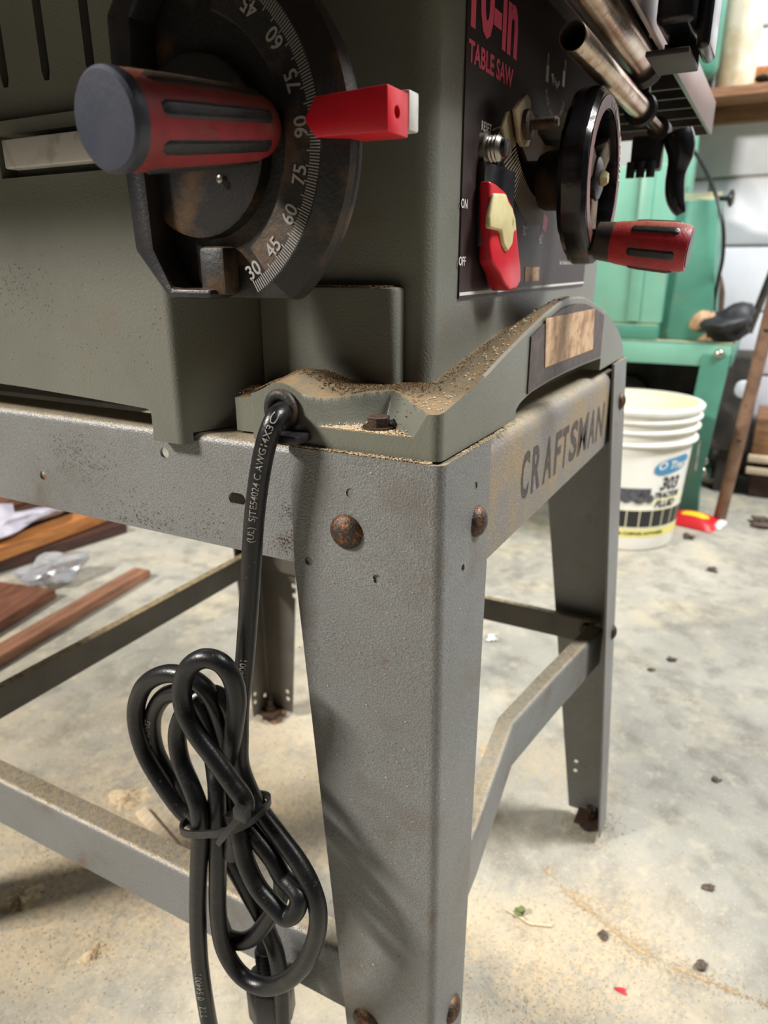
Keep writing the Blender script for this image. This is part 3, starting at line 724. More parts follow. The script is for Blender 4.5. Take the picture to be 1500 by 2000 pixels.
# ---- front fence rails (tubes) and clips
yr = -.004
t2a, t2b = P(1118, 72, 1, yr), P(1252, 213, 1, yr)
t1b = P(1252, 122, 1, yr - .004)
zt2 = (t2a.z + t2b.z) / 2
r2, r1 = .0070, .0098
def tube_shell(x0, x1, y, z, r, th, name, parent):
    return MB().lathe((x0, y, z), (1, 0, 0), [(.0015, r - th), (0, r - th * .6), (0, r - .0004), (.001, r), (x1 - x0, r), (x1 - x0, r - th)], 32, cap=False).add([], []).build(name, 'chrome', parent, ang=40)
rail2 = tube_shell(t2a.x, t2b.x, yr, zt2, r2, .0014, 'rail_tube', saw)
MB().lathe((t2a.x + .001, yr, zt2), (1, 0, 0), [(0, r2 - .0013), (.06, r2 - .0013)], 28, cap=False).build('bore', 'dark_void', rail2)
MB().lathe((-.11, yr - .004, t1b.z), (1, 0, 0), [(0, r1), (t1b.x + .11 - .001, r1), (t1b.x + .11, r1 - .001)], 32).build('rail_tube', 'chrome', saw, ang=40)
MB().lathe((t2b.x, yr, zt2), (1, 0, 0), [(0, .0042), (.095, .0042)], 20).build('rail_rod', 'chrome', saw)
def clip(x, y, z, r, w_, n=26):
    return MB().lathe((x, y, z), (1, 0, 0), [(0, r * .9), (0, r + .0035)] + [(w_ * (.15 + .7 * k / 6), r + (.0042 if k % 2 else .0030)) for k in range(7)] + [(w_, r + .0035), (w_, r * .9)], n).build('rail_clip', 'black_plastic', saw, ang=30)
clip(t1b.x - .004, yr - .004, t1b.z, r1, .016)
clip(t2b.x - .006, yr, zt2, r2, .010)
MB().box(t1b.x - .002, t1b.x + .010, yr - .006, TY0 + .030, t1b.z + .004, .2278).build('rail_bracket', 'black_plastic', saw, bevel=.001)
MB().box(t2b.x - .004, t2b.x + .004, yr - .005, yr + .005, zt2 + .004, t1b.z - .004).build('rail_bracket', 'black_plastic', saw, bevel=.001)
# clamp with lever at the rod's end
xc_ = t2b.x + .085
cl = MB().box(xc_, xc_ + .016, yr - .004, yr + .020, zt2 - .030, zt2 - .004).build('rail_clamp', 'black_plastic', saw, bevel=.002)
MB().lathe((xc_ - .003, yr, zt2), (1, 0, 0), [(0, .0085), (.018, .0085)], 24).build('collar', 'black_plastic', cl)
for k in range(3): MB().lathe((xc_ - .004, yr + .002 + .008 * k, zt2 - .036), (0, 0, 1), [(0, .0035), (.012, .0035)], 12).build('screw', 'black_plastic', cl)
lp0 = Vector((xc_ + .010, yr - .014, zt2 - .006))
lev = spline([lp0 + Vector(v) for v in ((0, 0, .004), (0, -.004, -.012), (0, -.002, -.030), (0, -.004, -.046), (0, -.010, -.058))], 6)
MB().tube(lev, [.011, .0115, .0118, .0118, .0115, .011, .0105, .010, .0092, .0085, .008, .0078, .0078, .0078, .0078, .0078, .0078, .0076, .0074, .007, .0066, .0062, .0058, .005, .004], 16).build('lever', 'black_gloss', cl, ang=60)

# ---- rip fence head over the front rail
fx = .20
f0, f1 = P(1278, 52, 0, fx), P(1366, 52, 0, fx)
fence = thing('rip_fence', (fx + .03, (f0.y + f1.y) / 2, f1.z), 'glossy black rip fence head clamped over the front edge of the saw table', 'fence')
MB().box(fx, fx + .055, f1.y + .003, f0.y, f0.z, f0.z + .055).build('head', 'black_gloss', fence, bevel=.004, segs=3)
MB().box(fx + .012, fx + .05, f1.y - .0045, f1.y + .0025, f0.z - .010, f0.z + .06).build('cam_handle', 'black_gloss', fence, bevel=.003, segs=3)
MB().box(fx + .004, fx + .05, f1.y + .004, f0.y + .004, f0.z - .013, f0.z - .010).build('jaw_plate', 'table_under', fence, bevel=.0008)
MB().box(fx + .046, fx + .05, f1.y + .004, f0.y + .001, f0.z - .0105, f0.z + .002).build('jaw_web', 'table_under', fence)

# ================================================================== MITER GAUGE stored on the saw's side
gx = -.025; GC = Vector((gx, .0995, .1216))
mg = thing('miter_gauge', (-.01, .1, .06), 'black miter gauge with red striped handle stored on the saw side', 'miter gauge')
R1, R2 = .0455, .0700
za = -.056
yL = .1315
pts = []
for t in np.linspace(math.radians(-53), math.radians(69), 40):
    pts.append((GC.y - R2 * math.cos(t), GC.z + R2 * math.sin(t)))
zlow = pts[0][1]; ztop = pts[-1][1]
outline = pts + [(.1150, ztop), (.1310, .168), (yL, .150), (.1290, .0845), (.1130, zlow)]
plate = MB().prism(outline, 0, -.0150, -.0105).build('head', 'black_dusty', mg, ang=25, bevel=.0012)
# scale ring with sloping outer wall
V = []; F = []
ts = np.linspace(math.radians(-53), math.radians(69), 60)
prf = [(R2, -.0150), (R2 - .0005, -.0190), (R2 - .0075, gx + .0010), (R2 - .0085, gx), (R1 + .0006, gx), (R1, gx + .0008), (R1 - .001, -.0150)]
for t in ts:
    for r_, x in prf: V.append((x, GC.y - r_ * math.cos(t), GC.z + r_ * math.sin(t)))
m_ = len(prf)
for i in range(len(ts) - 1):
    for k in range(m_): F.append((i * m_ + k, i * m_ + (k + 1) % m_, (i + 1) * m_ + (k + 1) % m_, (i + 1) * m_ + k))
F.append(list(range(m_))); F.append(list(range((len(ts) - 1) * m_, len(ts) * m_)))
rg = mkobj('scale_ring', V, F, 'black_dusty', mg, ang=25)
mb = MB()
rt = R2 - .0090
for k in range(-60, 66):
    t = math.radians(k - .0); ln = .0056 if k % 5 == 0 else (.0042)
    wv = .00020
    cc, ss = math.cos(t), math.sin(t)
    mb.add([(gx - .0003, GC.y - (r_ * cc - w_ * ss), GC.z + r_ * ss + w_ * cc) for r_, w_ in ((rt - ln, -wv), (rt, -wv), (rt, wv), (rt - ln, wv))], [(0, 1, 2, 3)])
for s_, dg in (('30', -57.5), ('45', -43.5), ('60', -28.5), ('75', -13.5), ('90', 3), ('75', 19), ('60', 35), ('45', 51)):
    t = math.radians(dg); r_ = .0534
    text(mb, s_, .0078, (gx - .0003, GC.y - r_ * math.cos(t), GC.z + r_ * math.sin(t)), (0, -1, 0), (0, 0, 1), sx=.9, bold=.00012, angle=t + math.pi / 2)
mb.build('scale_print', 'grey_ink', rg, ang=None, fix=False)
# fence flange, end block and hub
fl_ = [(yL, .150), (.1290, .0845), (.1130, zlow), (.0900, zlow), (.0900, zlow + .004), (.1105, zlow + .004), (.1185, .0850), (.1200, .150), (.1190, .166), (.1060, ztop - .004), (.0900, ztop - .004), (.0900, ztop), (.1150, ztop), (.1310, .168)]
MB().prism(fl_, 0, gx - .004, -.0148).build('face_flange', 'black_plastic', mg, ang=25, bevel=.0018)
MB().box(gx, -.0148, .0855, .0985, zlow + .0015, zlow + .020).build('stop_boss', 'black_dusty', mg, bevel=.002)
MB().lathe((-.0149, GC.y, GC.z), (-1, 0, 0), [(0, .0330), (.0055, .0325), (.0062, .031)], 40).build('swivel_plate', 'black_dusty', mg, ang=35)
scr = MB().lathe((-.0205, P(433, 350, 0, -.022).y, P(433, 350, 0, -.022).z), (-1, 0, 0), [(0, .0016), (.0030, .0016), (.0034, .001)], 12).build('set_screw', 'steel', mg)
MB().prism([(.1010, .0700), (.1032, .0700), (.1030, .0780), (.1018, .0800), (.1016, .0745)], 0, -.0158, -.0149).build('paint_chip', 'white_ink', mg, ang=None)
# bar and pointer
MB().box(-.0107, -.0030, .0112, .2275, .1226, .1352).build('bar', 'white_bar', mg, bevel=.0008)
y0_, y1_ = .0150, .0480
po = MB(); po.add([(x, y, z) for x in (-.0262, -.0108) for (y, z) in ((.0115, .1200), (.0115, .1340), (.0400, .1330), (.0445, .1262), (.0400, .1203))],
                  [(0, 1, 2, 3, 4), (5, 9, 8, 7, 6)] + [(i, (i + 1) % 5, 5 + (i + 1) % 5, 5 + i) for i in range(5)])
po = po.build('pointer_block', 'red_clean', mg, ang=25, bevel=.0007)
cut(po, [cyl((-.0195, .0115, .1268), (0, 1, 0), .0021, .004, 14)], 25)
# handle
hb_ = Vector((-.0185, .0622, .1262)); he_ = Vector((-.0929, .0683, .1180)); hd = (he_ - hb_); hl = hd.length; hd.normalize()
MB().lathe(hb_, hd, [(-.002, .0060), (.006, .0060), (.008, .0085)], 24).build('handle_neck', 'black_dusty', mg)
grip_handle(mg, hb_, hd, [(.006, .0078), (.009, .0100), (.016, .0118), (.030, .0126), (.050, .0134), (hl - .006, .0138), (hl - .004, .0138)], (.0125, hl - .0085), 8, 'red_dull', .21, .17)
MB().lathe(hb_, hd, [(hl - .0045, .0139), (hl - .002, .0142), (hl - .0006, .0139), (hl + .0004, .0128), (hl + .0007, .006)], 40).build('end_cap', 'cap', mg, ang=30)

# ================================================================== POWER CORD
cordt = thing('power_cord', (-.03, .1, -.30), 'black power cord bundled with a zip tie hanging from the saw', 'cord')
CR = .0048
def CP(lst): return [P(x, y, 0, d) for x, y, d in lst]
def z6(lst): return [(200 + x / 2.564, 1220 + y / 2.564, d) for x, y, d in lst]
strands = []
main = CP([(556, 803, .006), (549, 806, -.0035), (536, 822, -.0105), (520, 866, -.0135), (507, 930, -.0145), (497, 1010, -.0150), (491, 1100, -.0155), (485, 1200, -.0165), (478, 1290, -.019), (469, 1380, -.023)]
          + z6([(686, 560, -.0260), (690, 700, -.0275), (735, 830, -.0290), (790, 930, -.0300), (880, 1050, -.031), (975, 1180, -.033), (1045, 1310, -.035), (1080, 1440, -.036), (1068, 1570, -.036),
               (1010, 1700, -.037), (910, 1790, -.038), (800, 1810, -.039), (690, 1750, -.040), (610, 1620, -.041), (580, 1450, -.041), (577, 1250, -.040), (578, 1050, -.0385), (575, 900, -.037), (572, 800, -.035), (560, 700, -.031), (540, 560, -.029), (500, 430, -.029), (455, 360, -.030)]))
strands.append(main)
strands.append(CP(z6([(455, 360, -.030), (390, 340, -.029), (310, 360, -.028), (258, 440, -.027), (250, 540, -.027), (275, 650, -.0275), (335, 760, -.028), (400, 840, -.029), (460, 930, -.030), (510, 1040, -.030), (590, 1120, -.028), (660, 1220, -.025), (740, 1360, -.0225), (815, 1500, -.022), (868, 1640, -.022), (890, 1780, -.0225), (900, 1900, -.023), (905, 2050, -.023)])))
# front upper loop
strands.append(CP(z6([(650, 1150, -.036), (672, 1000, -.0395), (715, 900, -.0435), (640, 780, -.0445), (555, 660, -.0445), (470, 545, -.0445), (412, 430, -.044), (398, 320, -.043), (430, 220, -.042), (505, 170, -.040), (590, 190, -.0375), (650, 270, -.035), (672, 380, -.0335), (660, 520, -.032), (640, 680, -.030), (640, 850, -.028), (690, 1000, -.026), (790, 1090, -.0245), (865, 1180, -.0245), (900, 1290, -.0255), (880, 1390, -.027), (820, 1490, -.029), (760, 1560, -.031), (690, 1585, -.033), (620, 1560, -.034), (585, 1480, -.032)])))
# leftmost loop
strands.append(CP(z6([(560, 1100, -.034), (480, 1000, -.0345), (400, 930, -.0345), (310, 810, -.0340), (220, 660, -.0335), (175, 520, -.033), (172, 400, -.0325), (215, 300, -.032), (300, 250, -.031), (390, 250, -.030), (480, 290, -.0285), (550, 370, -.0265), (595, 500, -.025), (610, 650, -.0245), (620, 800, -.0245), (640, 950, -.026), (680, 1080, -.0275)])))
# strand that leaves at the bottom left
strands.append(CP(z6([(640, 900, -.0225), (625, 700, -.0215), (640, 540, -.0215), (640, 430, -.0225), (590, 360, -.0235), (520, 350, -.0260), (440, 400, -.0310), (390, 480, -.0340), (375, 570, -.0360), (395, 690, -.0385), (445, 810, -.0415), (482, 920, -.0435), (490, 1050, -.0440), (482, 1250, -.0440), (478, 1450, -.0440), (485, 1650, -.0440), (505, 1820, -.0440), (535, 2000, -.0440), (560, 2120, -.0440)])))
# small lower loop
strands.append(CP(z6([(660, 940, -.0390), (685, 1050, -.0410), (715, 1180, -.0430), (775, 1310, -.0440), (850, 1400, -.0445), (915, 1460, -.0440), (965, 1440, -.0425), (985, 1370, -.0400), (950, 1310, -.0380), (900, 1260, -.0370), (850, 1170, -.0365), (780, 1080, -.0360), (720, 1000, -.0345)])))
cmb = MB(); paths = []
for s_ in strands:
    pth = spline(s_, 8); paths.append(pth); cmb.tube(pth, CR, 16)
cord = cmb.build('cord', 'cord', cordt, ang=60)
def cord_text(mb, path, body, i0, size, side=(-1, 0, 0), off=.00018, rev=False, spacing=1.0, tilt=0.0):
    V, F = text_geo(body, size, .00004, 0, 0, spacing)
    p = [Vector(q) for q in path]; 
    if rev: p = p[::-1]; i0 = len(p) - 1 - i0
    acc = [0]
    for a, b in zip(p[:-1], p[1:]): acc.append(acc[-1] + (b - a).length)
    out = []
    for v in V:
        s_ = acc[i0] + v.x; k = int(np.clip(np.searchsorted(acc, s_) - 1, 0, len(p) - 2)); f = (s_ - acc[k]) / (acc[k + 1] - acc[k])
        c0 = p[k].lerp(p[k + 1], f); T = (p[k + 1] - p[k]).normalized()
        n0 = (Vector(CAM_C.tolist()) * 0 + Vector(side)); n0 = (n0 - T * n0.dot(T)).normalized(); b0 = n0.cross(T)
        a = v.y / CR + tilt
        out.append(c0 + (n0 * math.cos(a) + b0 * math.sin(a)) * (CR + off))
    mb.add(out, F)
mp_ = paths[0]
def near(path, px, py):
    best = min(range(len(path)), key=lambda i: (pj(path[i])[0] - px) ** 2 + (pj(path[i])[1] - py) ** 2); return best
def pj(p):
    c = CAM_R.T @ (np.array(p) - CAM_C); return 750 + FPX * c[0] / -c[2], 1000 - FPX * c[1] / -c[2]
SD = (-1, -.35, 0)
def cprint(*a_, **k_):
    tm = MB(); cord_text(tm, *a_, **k_); tm.build('cord_print', 'grey_ink', cord, ang=None, fix=False)
cprint(mp_, 'E54024 C AWG14X3C', near(mp_[:90], 505, 905), .0044, SD, rev=True, tilt=-.1)
cprint(mp_, '(UL)  SJT', near(mp_[:90], 496, 1020), .0044, SD, rev=True, tilt=-.1)
cprint(mp_, 'T2   0 544001', near(mp_[:110], 472, 1325), .0046, SD, rev=True, tilt=-.2)
cprint(paths[4], 'TT2   0 544001', near(paths[4][90:], 392, 1930) + 90, .0056, SD, rev=True, tilt=-.1)
cprint(paths[1], 'CHUNG', near(paths[1][:40], 294, 1420), .0050, SD, rev=True, tilt=.1)
# zip tie: strap, lock head, tail
tc_ = Vector((-.0345, (P(372, 1600, 0, -.0345).y + P(512, 1578, 0, -.0345).y) / 2, 0)); tza, tzb = P(372, 1600, 0, -.036).z, P(512, 1575, 0, -.032).z
ay = abs(P(372, 1600, 0, -.0345).y - P(512, 1578, 0, -.0345).y) / 2
V = []; F = []; nn = 40
for k in range(nn):
    a = 2 * math.pi * k / nn; cy_, cx_ = math.copysign(abs(math.cos(a)) ** .75, math.cos(a)), math.copysign(abs(math.sin(a)) ** .75, math.sin(a))
    y = tc_.y + ay * cy_; x = tc_.x + .0160 * cx_; z = (tza + tzb) / 2 + (tza - tzb) / 2 * cy_
    d_ = Vector((cx_, cy_, 0)).normalized() * .0007
    for (o_, h_) in ((-1, -.0022), (1, -.0022), (1, .0022), (-1, .0022)): V.append(Vector((x, y, z + h_)) + d_ * o_)
for k in range(nn):
    k2 = (k + 1) % nn
    for i in range(4): F.append((k * 4 + i, k * 4 + (i + 1) % 4, k2 * 4 + (i + 1) % 4, k2 * 4 + i))
tie = mkobj('zip_tie', V, F, 'tie', cordt, ang=50)
hp_ = P(471, 1590, 0, -.0520)
MB().box(hp_.x - .0016, hp_.x + .0026, hp_.y - .0038, hp_.y + .0038, hp_.z - .0034, hp_.z + .0034).build('lock_head', 'tie', tie, bevel=.0007)
ta_, tb_ = P(468, 1596, 0, -.0525), P(424, 1650, 0, -.0550)
dv = (tb_ - ta_).normalized(); sv = Vector((-1, 0, 0)).cross(dv).normalized() * .0017
V = []
for p_, k in ((ta_, 1), (ta_.lerp(tb_, .6) + Vector((-.0015, 0, 0)), 1), (tb_, .8)):
    for s_ in (-1, 1):
        for q in (0, .0011): V.append(p_ + sv * s_ * k + Vector((q, 0, 0)))
F = []
for i in range(2):
    b_ = i * 4; F += [(b_, b_ + 4, b_ + 6, b_ + 2), (b_ + 1, b_ + 3, b_ + 7, b_ + 5), (b_, b_ + 1, b_ + 5, b_ + 4), (b_ + 2, b_ + 6, b_ + 7, b_ + 3)]
F += [(0, 2, 3, 1), (8, 9, 11, 10)]
mkobj('tie_tail', V, F, 'tie', tie, ang=30)
# plug with ribbed strain relief
pd0, pd1 = P(548, 1940, 0, -.030), P(540, 2140, 0, -.030)
pq0, pq1 = P(520, 1850, 0, -.016), P(545, 2100, 0, -.017); ax_ = (pq1 - pq0); pl_ = ax_.length; ax_.normalize()
plug = MB().lathe(pq0, ax_, [(0, .0058)] + [(.001 + .0016 * k, .0072 if k % 2 else .0058) for k in range(11)] + [(.0195, .0062)], 20).build('strain_relief', 'cord', cordt, ang=30)
MB().lathe(pq0, ax_, [(.019, .0066), (.023, .0130), (.026, .0145), (.050, .0145), (.052, .013)], 8).build('plug_body', 'cord', cordt, ang=40, bevel=.0012)
# small tie stub under the grommet
sp0 = P(572, 856, 0, -.004)
MB().box(-.0085, .0025, P(586, 860, 0, -.006).y, P(528, 858, 0, -.006).y, sp0.z - .0020, sp0.z + .0020).build('strain_clip', 'tie', cordt, bevel=.0007)

# ================================================================== SAWDUST (nobody could count it)
def flakes(name, pts, size, m, label, nrm=None, cat='sawdust', top=True, parent=None):
    V = []; F = []
    for p in pts:
        s_ = size * rng.uniform(.5, 1.6); a = rng.uniform(0, 6.28); el = rng.uniform(.8, 1.7)
        u = Vector((math.cos(a), math.sin(a), rng.uniform(-.4, .4))); v = Vector((-math.sin(a), math.cos(a), rng.uniform(-.4, .4)))
        b = len(V); p = Vector(p)
        V += [p - u * s_ * el, p - v * s_ * .5, p + u * s_ * el, p + v * s_ * .5, p + Vector((0, 0, s_ * .6))]
        F += [(b, b + 1, b + 4), (b + 1, b + 2, b + 4), (b + 2, b + 3, b + 4), (b + 3, b, b + 4)]
    o = mkobj(name, V, F, m, parent, ang=None, fix=False); o['kind'] = 'stuff'
    if label: tag(o, label, cat, kind='stuff')
    return o
fp = []
for (cx, cy, rad, n) in [(.26, .38, .22, 7000), (.10, .46, .20, 5000), (.40, .28, .14, 1500), (.20, .02, .12, 3200), (.28, -.06, .09, 900), (.5, .05, .10, 350), (.6, .3, .5, 500), (.8, -.05, .4, 250)]:
    for _ in range(n):
        fp.append((cx + rng.normal() * rad * .6, cy + rng.normal() * rad * .6, FLOOR + .0004))
crack = [P(x, y, 2, FLOOR) for x, y in ((1065, 1698), (1120, 1752), (1180, 1800), (1240, 1850), (1300, 1880), (1380, 1915), (1500, 1965), (1640, 2020))]
cpth = spline(crack, 30)
dens = np.clip(np.convolve(rng.normal(size=len(cpth)), np.ones(9) / 3, 'same') + .5, .04, 2.2)
for i_, q in enumerate(cpth):
    for _ in range(int(26 * dens[i_])):
        wdt = .0012 if rng.random() < .6 else .0048 * dens[i_]
        fp.append((q.x + rng.normal() * wdt, q.y + rng.normal() * wdt, FLOOR + .0005))
flakes('floor_sawdust', fp, .00062, 'sawdust', 'pale sawdust and chips scattered over the concrete floor')
# heaps
def heap(c, r, h, m, label, n=44):
    V = [(c[0], c[1], FLOOR + h)]; F = []; nr = 14; ph = rng.uniform(0, 6.28, 6)
    for i in range(1, nr + 1):
        for k in range(n):
            a = 2 * math.pi * k / n; q = i / nr; ro = 1 + .28 * math.sin(2 * a + ph[0]) + .2 * math.sin(3 * a + ph[1]) + .12 * math.sin(7 * a + ph[2])
            rr = r * q * ro; lump = .75 + .35 * math.sin(260 * rr * math.cos(a) + ph[3]) * math.sin(240 * rr * math.sin(a) + ph[4])
            V.append((c[0] + rr * math.cos(a), c[1] + rr * math.sin(a) * .8, FLOOR - .0004 + h * (1 - q) ** 1.1 * lump + rng.uniform(0, .0006) * (i < nr)))
    for k in range(n): F.append((0, 1 + k, 1 + (k + 1) % n))
    for i in range(nr - 1):
        for k in range(n): F.append((1 + i * n + k, 1 + i * n + (k + 1) % n, 1 + (i + 1) * n + (k + 1) % n, 1 + (i + 1) * n + k))
    for _ in range(300):
        q = abs(rng.normal()) * .6; a = rng.uniform(0, 6.28); HEAPF.append((c[0] + r * q * math.cos(a), c[1] + r * q * math.sin(a) * .8, FLOOR + max(.0002, h * max(0, 1 - q) * .8)))
    return tag(mkobj('sawdust_heap', V, F, m, None, ang=80), label, 'sawdust', kind='stuff')
HEAPF = []
def fpt(x, y): return P(x, y, 2, FLOOR)
for (x, y, r, h, lab) in ((250, 1560, .024, .007, 'small sawdust heap at the end of the pale stick'), (165, 1605, .028, .006, 'sawdust heap above the left brace'), (40, 1760, .020, .007, 'clump of sawdust under the left brace'),
                          (185, 1860, .012, .005, 'tiny clump of sawdust in the lower left corner'), (530, 1385, .030, .012, 'dirty sawdust heap around the rear leg foot'), (960, 1465, .018, .005, 'sawdust clump between the legs')):
    heap(fpt(x, y), r, h, 'dust_brown' if 'rear leg' in lab else 'sawdust', lab)
for _ in range(500):
    q = fpt(1150, 1612); HEAPF.append((q.x + rng.normal() * .016, q.y + rng.normal() * .02, FLOOR + .0006))
flakes('floor_chips', HEAPF, .0008, 'sawdust', 'coarser chips lying on and around the sawdust heaps')
# sawdust in the pocket, on the deck and along the rail edge
def surf(pts, f): return [(x, y, f(x, y) + .0003) for x, y in pts]
pk = []
while len(pk) < 900:
    x, y = rng.uniform(.003, .021), rng.uniform(.012, .064)
    if tri_dist(x, y) < .0008: pk.append((x, y))
flakes('sawdust', surf(pk, base_h), .00045, 'sawdust', None, parent=saw)
dk = []
while len(dk) < 4200:
    x, y = rng.uniform(.012, .0515), rng.uniform(.030, .117)
    if tri_dist(x, y) > .007 and rng.random() < sm(.012, .03, x): dk.append((x, y))
flakes('brown_dust', surf(dk, base_h), .00050, 'dust_brown', None, parent=saw)
fr = []
while len(fr) < 2600:
    x, y = rng.uniform(.004, .40), rng.uniform(.004, .033)
    if rng.random() < (.25 + .75 * sm(.014, .03, y)): fr.append((x, y))
flakes('brown_dust', [p for p in surf([q for q in fr if q[1] > .016], base_h)], .0005, 'dust_brown', None, parent=saw)
flakes('sawdust', surf([q for q in fr if q[1] <= .016][:420], base_h), .0006, 'sawdust', None, parent=saw)
flakes('brown_dust', [(.0398 + rng.random() * .010, rng.uniform(.046, .118), .0693) for _ in range(900)], .0005, 'dust_brown', None, parent=saw)
ed = [(-.0002 + rng.random() * .0026, rng.uniform(.006, .078), .0008 + rng.random() * .0006) for _ in range(900)] + [(rng.uniform(.02, .10), -.0002 + rng.random() * .0026, .0006) for _ in range(500)]
flakes('sawdust', ed, .00045, 'sawdust', None, parent=stand)
# single chips stuck on vertical faces
ch = [(-.0007, rng.uniform(.004, .075), rng.uniform(-.3, -.005)) for _ in range(260)] + [(rng.uniform(.004, .055), -.0007 - .0, rng.uniform(-.2, -.005)) for _ in range(120)]
ch = [(x + NS[0] * (-z / .53) if x < 0 else x, y + NS[1] * (-z / .53) if y < 0 else y, z) for x, y, z in ch]
flakes('sawdust', ch, .0003, 'sawdust', None, parent=stand)
grit = []
for (gx_, gy_, sr, n_) in ((255, 1030, 38, 420), (300, 1055, 30, 260), (140, 880, 26, 160), (185, 915, 22, 90), (400, 1030, 26, 90), (560, 1060, 14, 160), (560, 1000, 10, 60)):
    for _ in range(n_):
        q_ = P(gx_ + rng.normal() * sr, gy_ + rng.normal() * sr * .8, 0, .0020)
        if -.056 < q_.z < -.006 and q_.y > .078: grit.append(q_)
flakes('brown_grit', grit, .00035, 'dust_brown', None, parent=stand)
sg = []
for (gx_, gy_, sr, n_) in ((15, 560, 26, 160), (60, 590, 40, 90), (120, 735, 50, 70), (330, 640, 40, 30), (200, 520, 120, 60), (320, 840, 12, 30)):
    for _ in range(n_):
        q_ = P(gx_ + rng.normal() * sr, gy_ + rng.normal() * sr, 0, -.0046)
        if q_.y > .142 and .02 < q_.z < .10: sg.append(q_)
flakes('brown_grit', sg, .00030, 'dust_brown', None, parent=saw)
br_d = [(.0005 + rng.random() * .016, rng.uniform(.08, .39), -.2992) for _ in range(500)] + [(rng.uniform(.02, .40), .012 + rng.random() * .012, -.2677) for _ in range(10)]
flakes('sawdust', br_d[:500], .0004, 'sawdust', None, parent=stand)

# ================================================================== LEFT BACKGROUND: boards and plastic on the floor
def board(px0, px1, wid, th, m, label, z=FLOOR, grp='boards on the floor', over=0, name='board'):
    """board lying on the floor: its near long edge runs between two floor pixels"""
    a, b = P(*px0, 2, z), P(*px1, 2, z); d = (b - a); ln = d.length + over; d.normalize(); a = b - d * ln; s_ = Vector((-d.y, d.x, 0))
    V = []
    for t in (0, ln):
        for q in (0, wid):
            for h in (0, th): V.append((t, q, h))
    me = bpy.data.meshes.new(name); me.from_pydata([(v[0] - ln / 2, v[1] - wid / 2, v[2]) for v in V], [], [(0, 1, 3, 2), (4, 6, 7, 5), (0, 4, 5, 1), (2, 3, 7, 6), (0, 2, 6, 4), (1, 5, 7, 3)])
    bm = bmesh.new(); bm.from_mesh(me); bmesh.ops.recalc_face_normals(bm, faces=bm.faces); bmesh.ops.bevel(bm, geom=bm.edges[:], offset=.002, segments=2, affect='EDGES'); bm.to_mesh(me); bm.free(); smooth(me)
    me.materials.append(MATS[m]); o = bpy.data.objects.new(name, me); link(o, None, a + d * ln / 2 + s_ * wid / 2); o.rotation_euler = (0, 0, math.atan2(d.y, d.x))
    return tag(o, label, 'board', grp)
board((0, 1305), (296, 1128), .040, .018, 'wood_pink', 'narrow brown board lying nearest the stand', over=.3)
board((0, 1238), (112, 1168), .16, .020, 'wood_red', 'wide reddish board with a cut end', over=.5)
board((0, 1120), (250, 1040), .10, .022, 'wood_dark', 'dark board under the orange one', over=.5)
board((0, 1098), (262, 1000), .055, .030, 'wood_orange', 'orange-brown board on top of the dark one', z=FLOOR + .0225, over=.5)
board((0, 1040), (250, 965), .09, .030, 'wood_dark', 'dark red board at the back of the pile', z=FLOOR + .022, over=.5)
board((0, 1000), (250, 920), .12, .022, 'wood_red', 'reddish board furthest back under the rail', z=FLOOR + .053, over=.5)
def crumple(name, c, r, h, m, seed, sx=1, sy=1, ang=25):
    rg_ = np.random.default_rng(seed); bm = bmesh.new(); bmesh.ops.create_icosphere(bm, subdivisions=3, radius=1)
    ks = [(rg_.normal(size=3) * 2.6, rg_.uniform(0, 6.28), rg_.uniform(.06, .2)) for _ in range(14)]
    V = []
    for v in bm.verts:
        d = 1 + sum(am * math.sin(np.dot(k, np.array(v.co)) + ph) for k, ph, am in ks); V.append((c[0] + v.co.x * r * d * sx, c[1] + v.co.y * r * d * sy, max(c[2] + .0005, c[2] + h * .5 + v.co.z * h * .5 * d)))
    F = [[q.index for q in f.verts] for f in bm.faces]; bm.free()
    return mkobj(name, V, F, m, None, ang=ang)
q = fpt(105, 1135); tag(crumple('plastic_wrap', (q.x, q.y, FLOOR), .048, .05, 'film', 3, 1.2, .9), 'crumpled clear plastic wrap between the boards', 'plastic')
q = P(15, 1035, 2, FLOOR + .055); tag(crumple('plastic_bag', (q.x, q.y, FLOOR + .055), .06, .05, 'bag', 5, 1.5, .9), 'white plastic bag on top of the board pile', 'plastic')
# stick and twig
def stick(name, p0, p1, wd, th, m, label, cat):
    a, b = fpt(*p0), fpt(*p1); d = (b - a).normalized(); s_ = Vector((-d.y, d.x, 0)) * wd / 2
    V = [p + s_ * k + Vector((0, 0, h)) for p in (a, b) for k in (-1, 1) for h in (.0003, th)]
    return tag(mkobj(name, V, [(0, 1, 3, 2), (4, 6, 7, 5), (0, 4, 5, 1), (2, 3, 7, 6), (0, 2, 6, 4), (1, 5, 7, 3)], m, None, bevel=.0006), label, cat)
stick('wood_offcut', (275, 1588), (400, 1735), .013, .006, 'wood_pale', 'pale strip of wood lying in the sawdust', 'offcut')
tw = [fpt(x, y) + Vector((0, 0, .0014)) for x, y in ((990, 1780), (1015, 1793), (1035, 1806), (1058, 1809), (1078, 1811))]
twig = thing('twig', tw[2], 'thin yellowish twig with a small green bud on the floor', 'twig')
MB().tube(spline(tw, 4), .0012, 8).build('stem', 'wood_pale', twig, ang=60)
mat('bud', srgb(110, 120, 70), .6)
b_ = crumple('bud', (fpt(1016, 1786).x, fpt(1016, 1786).y, FLOOR), .0045, .007, 'bud', 9); b_.parent = twig; b_.location = Vector(b_.location) - WLOC[twig.name]
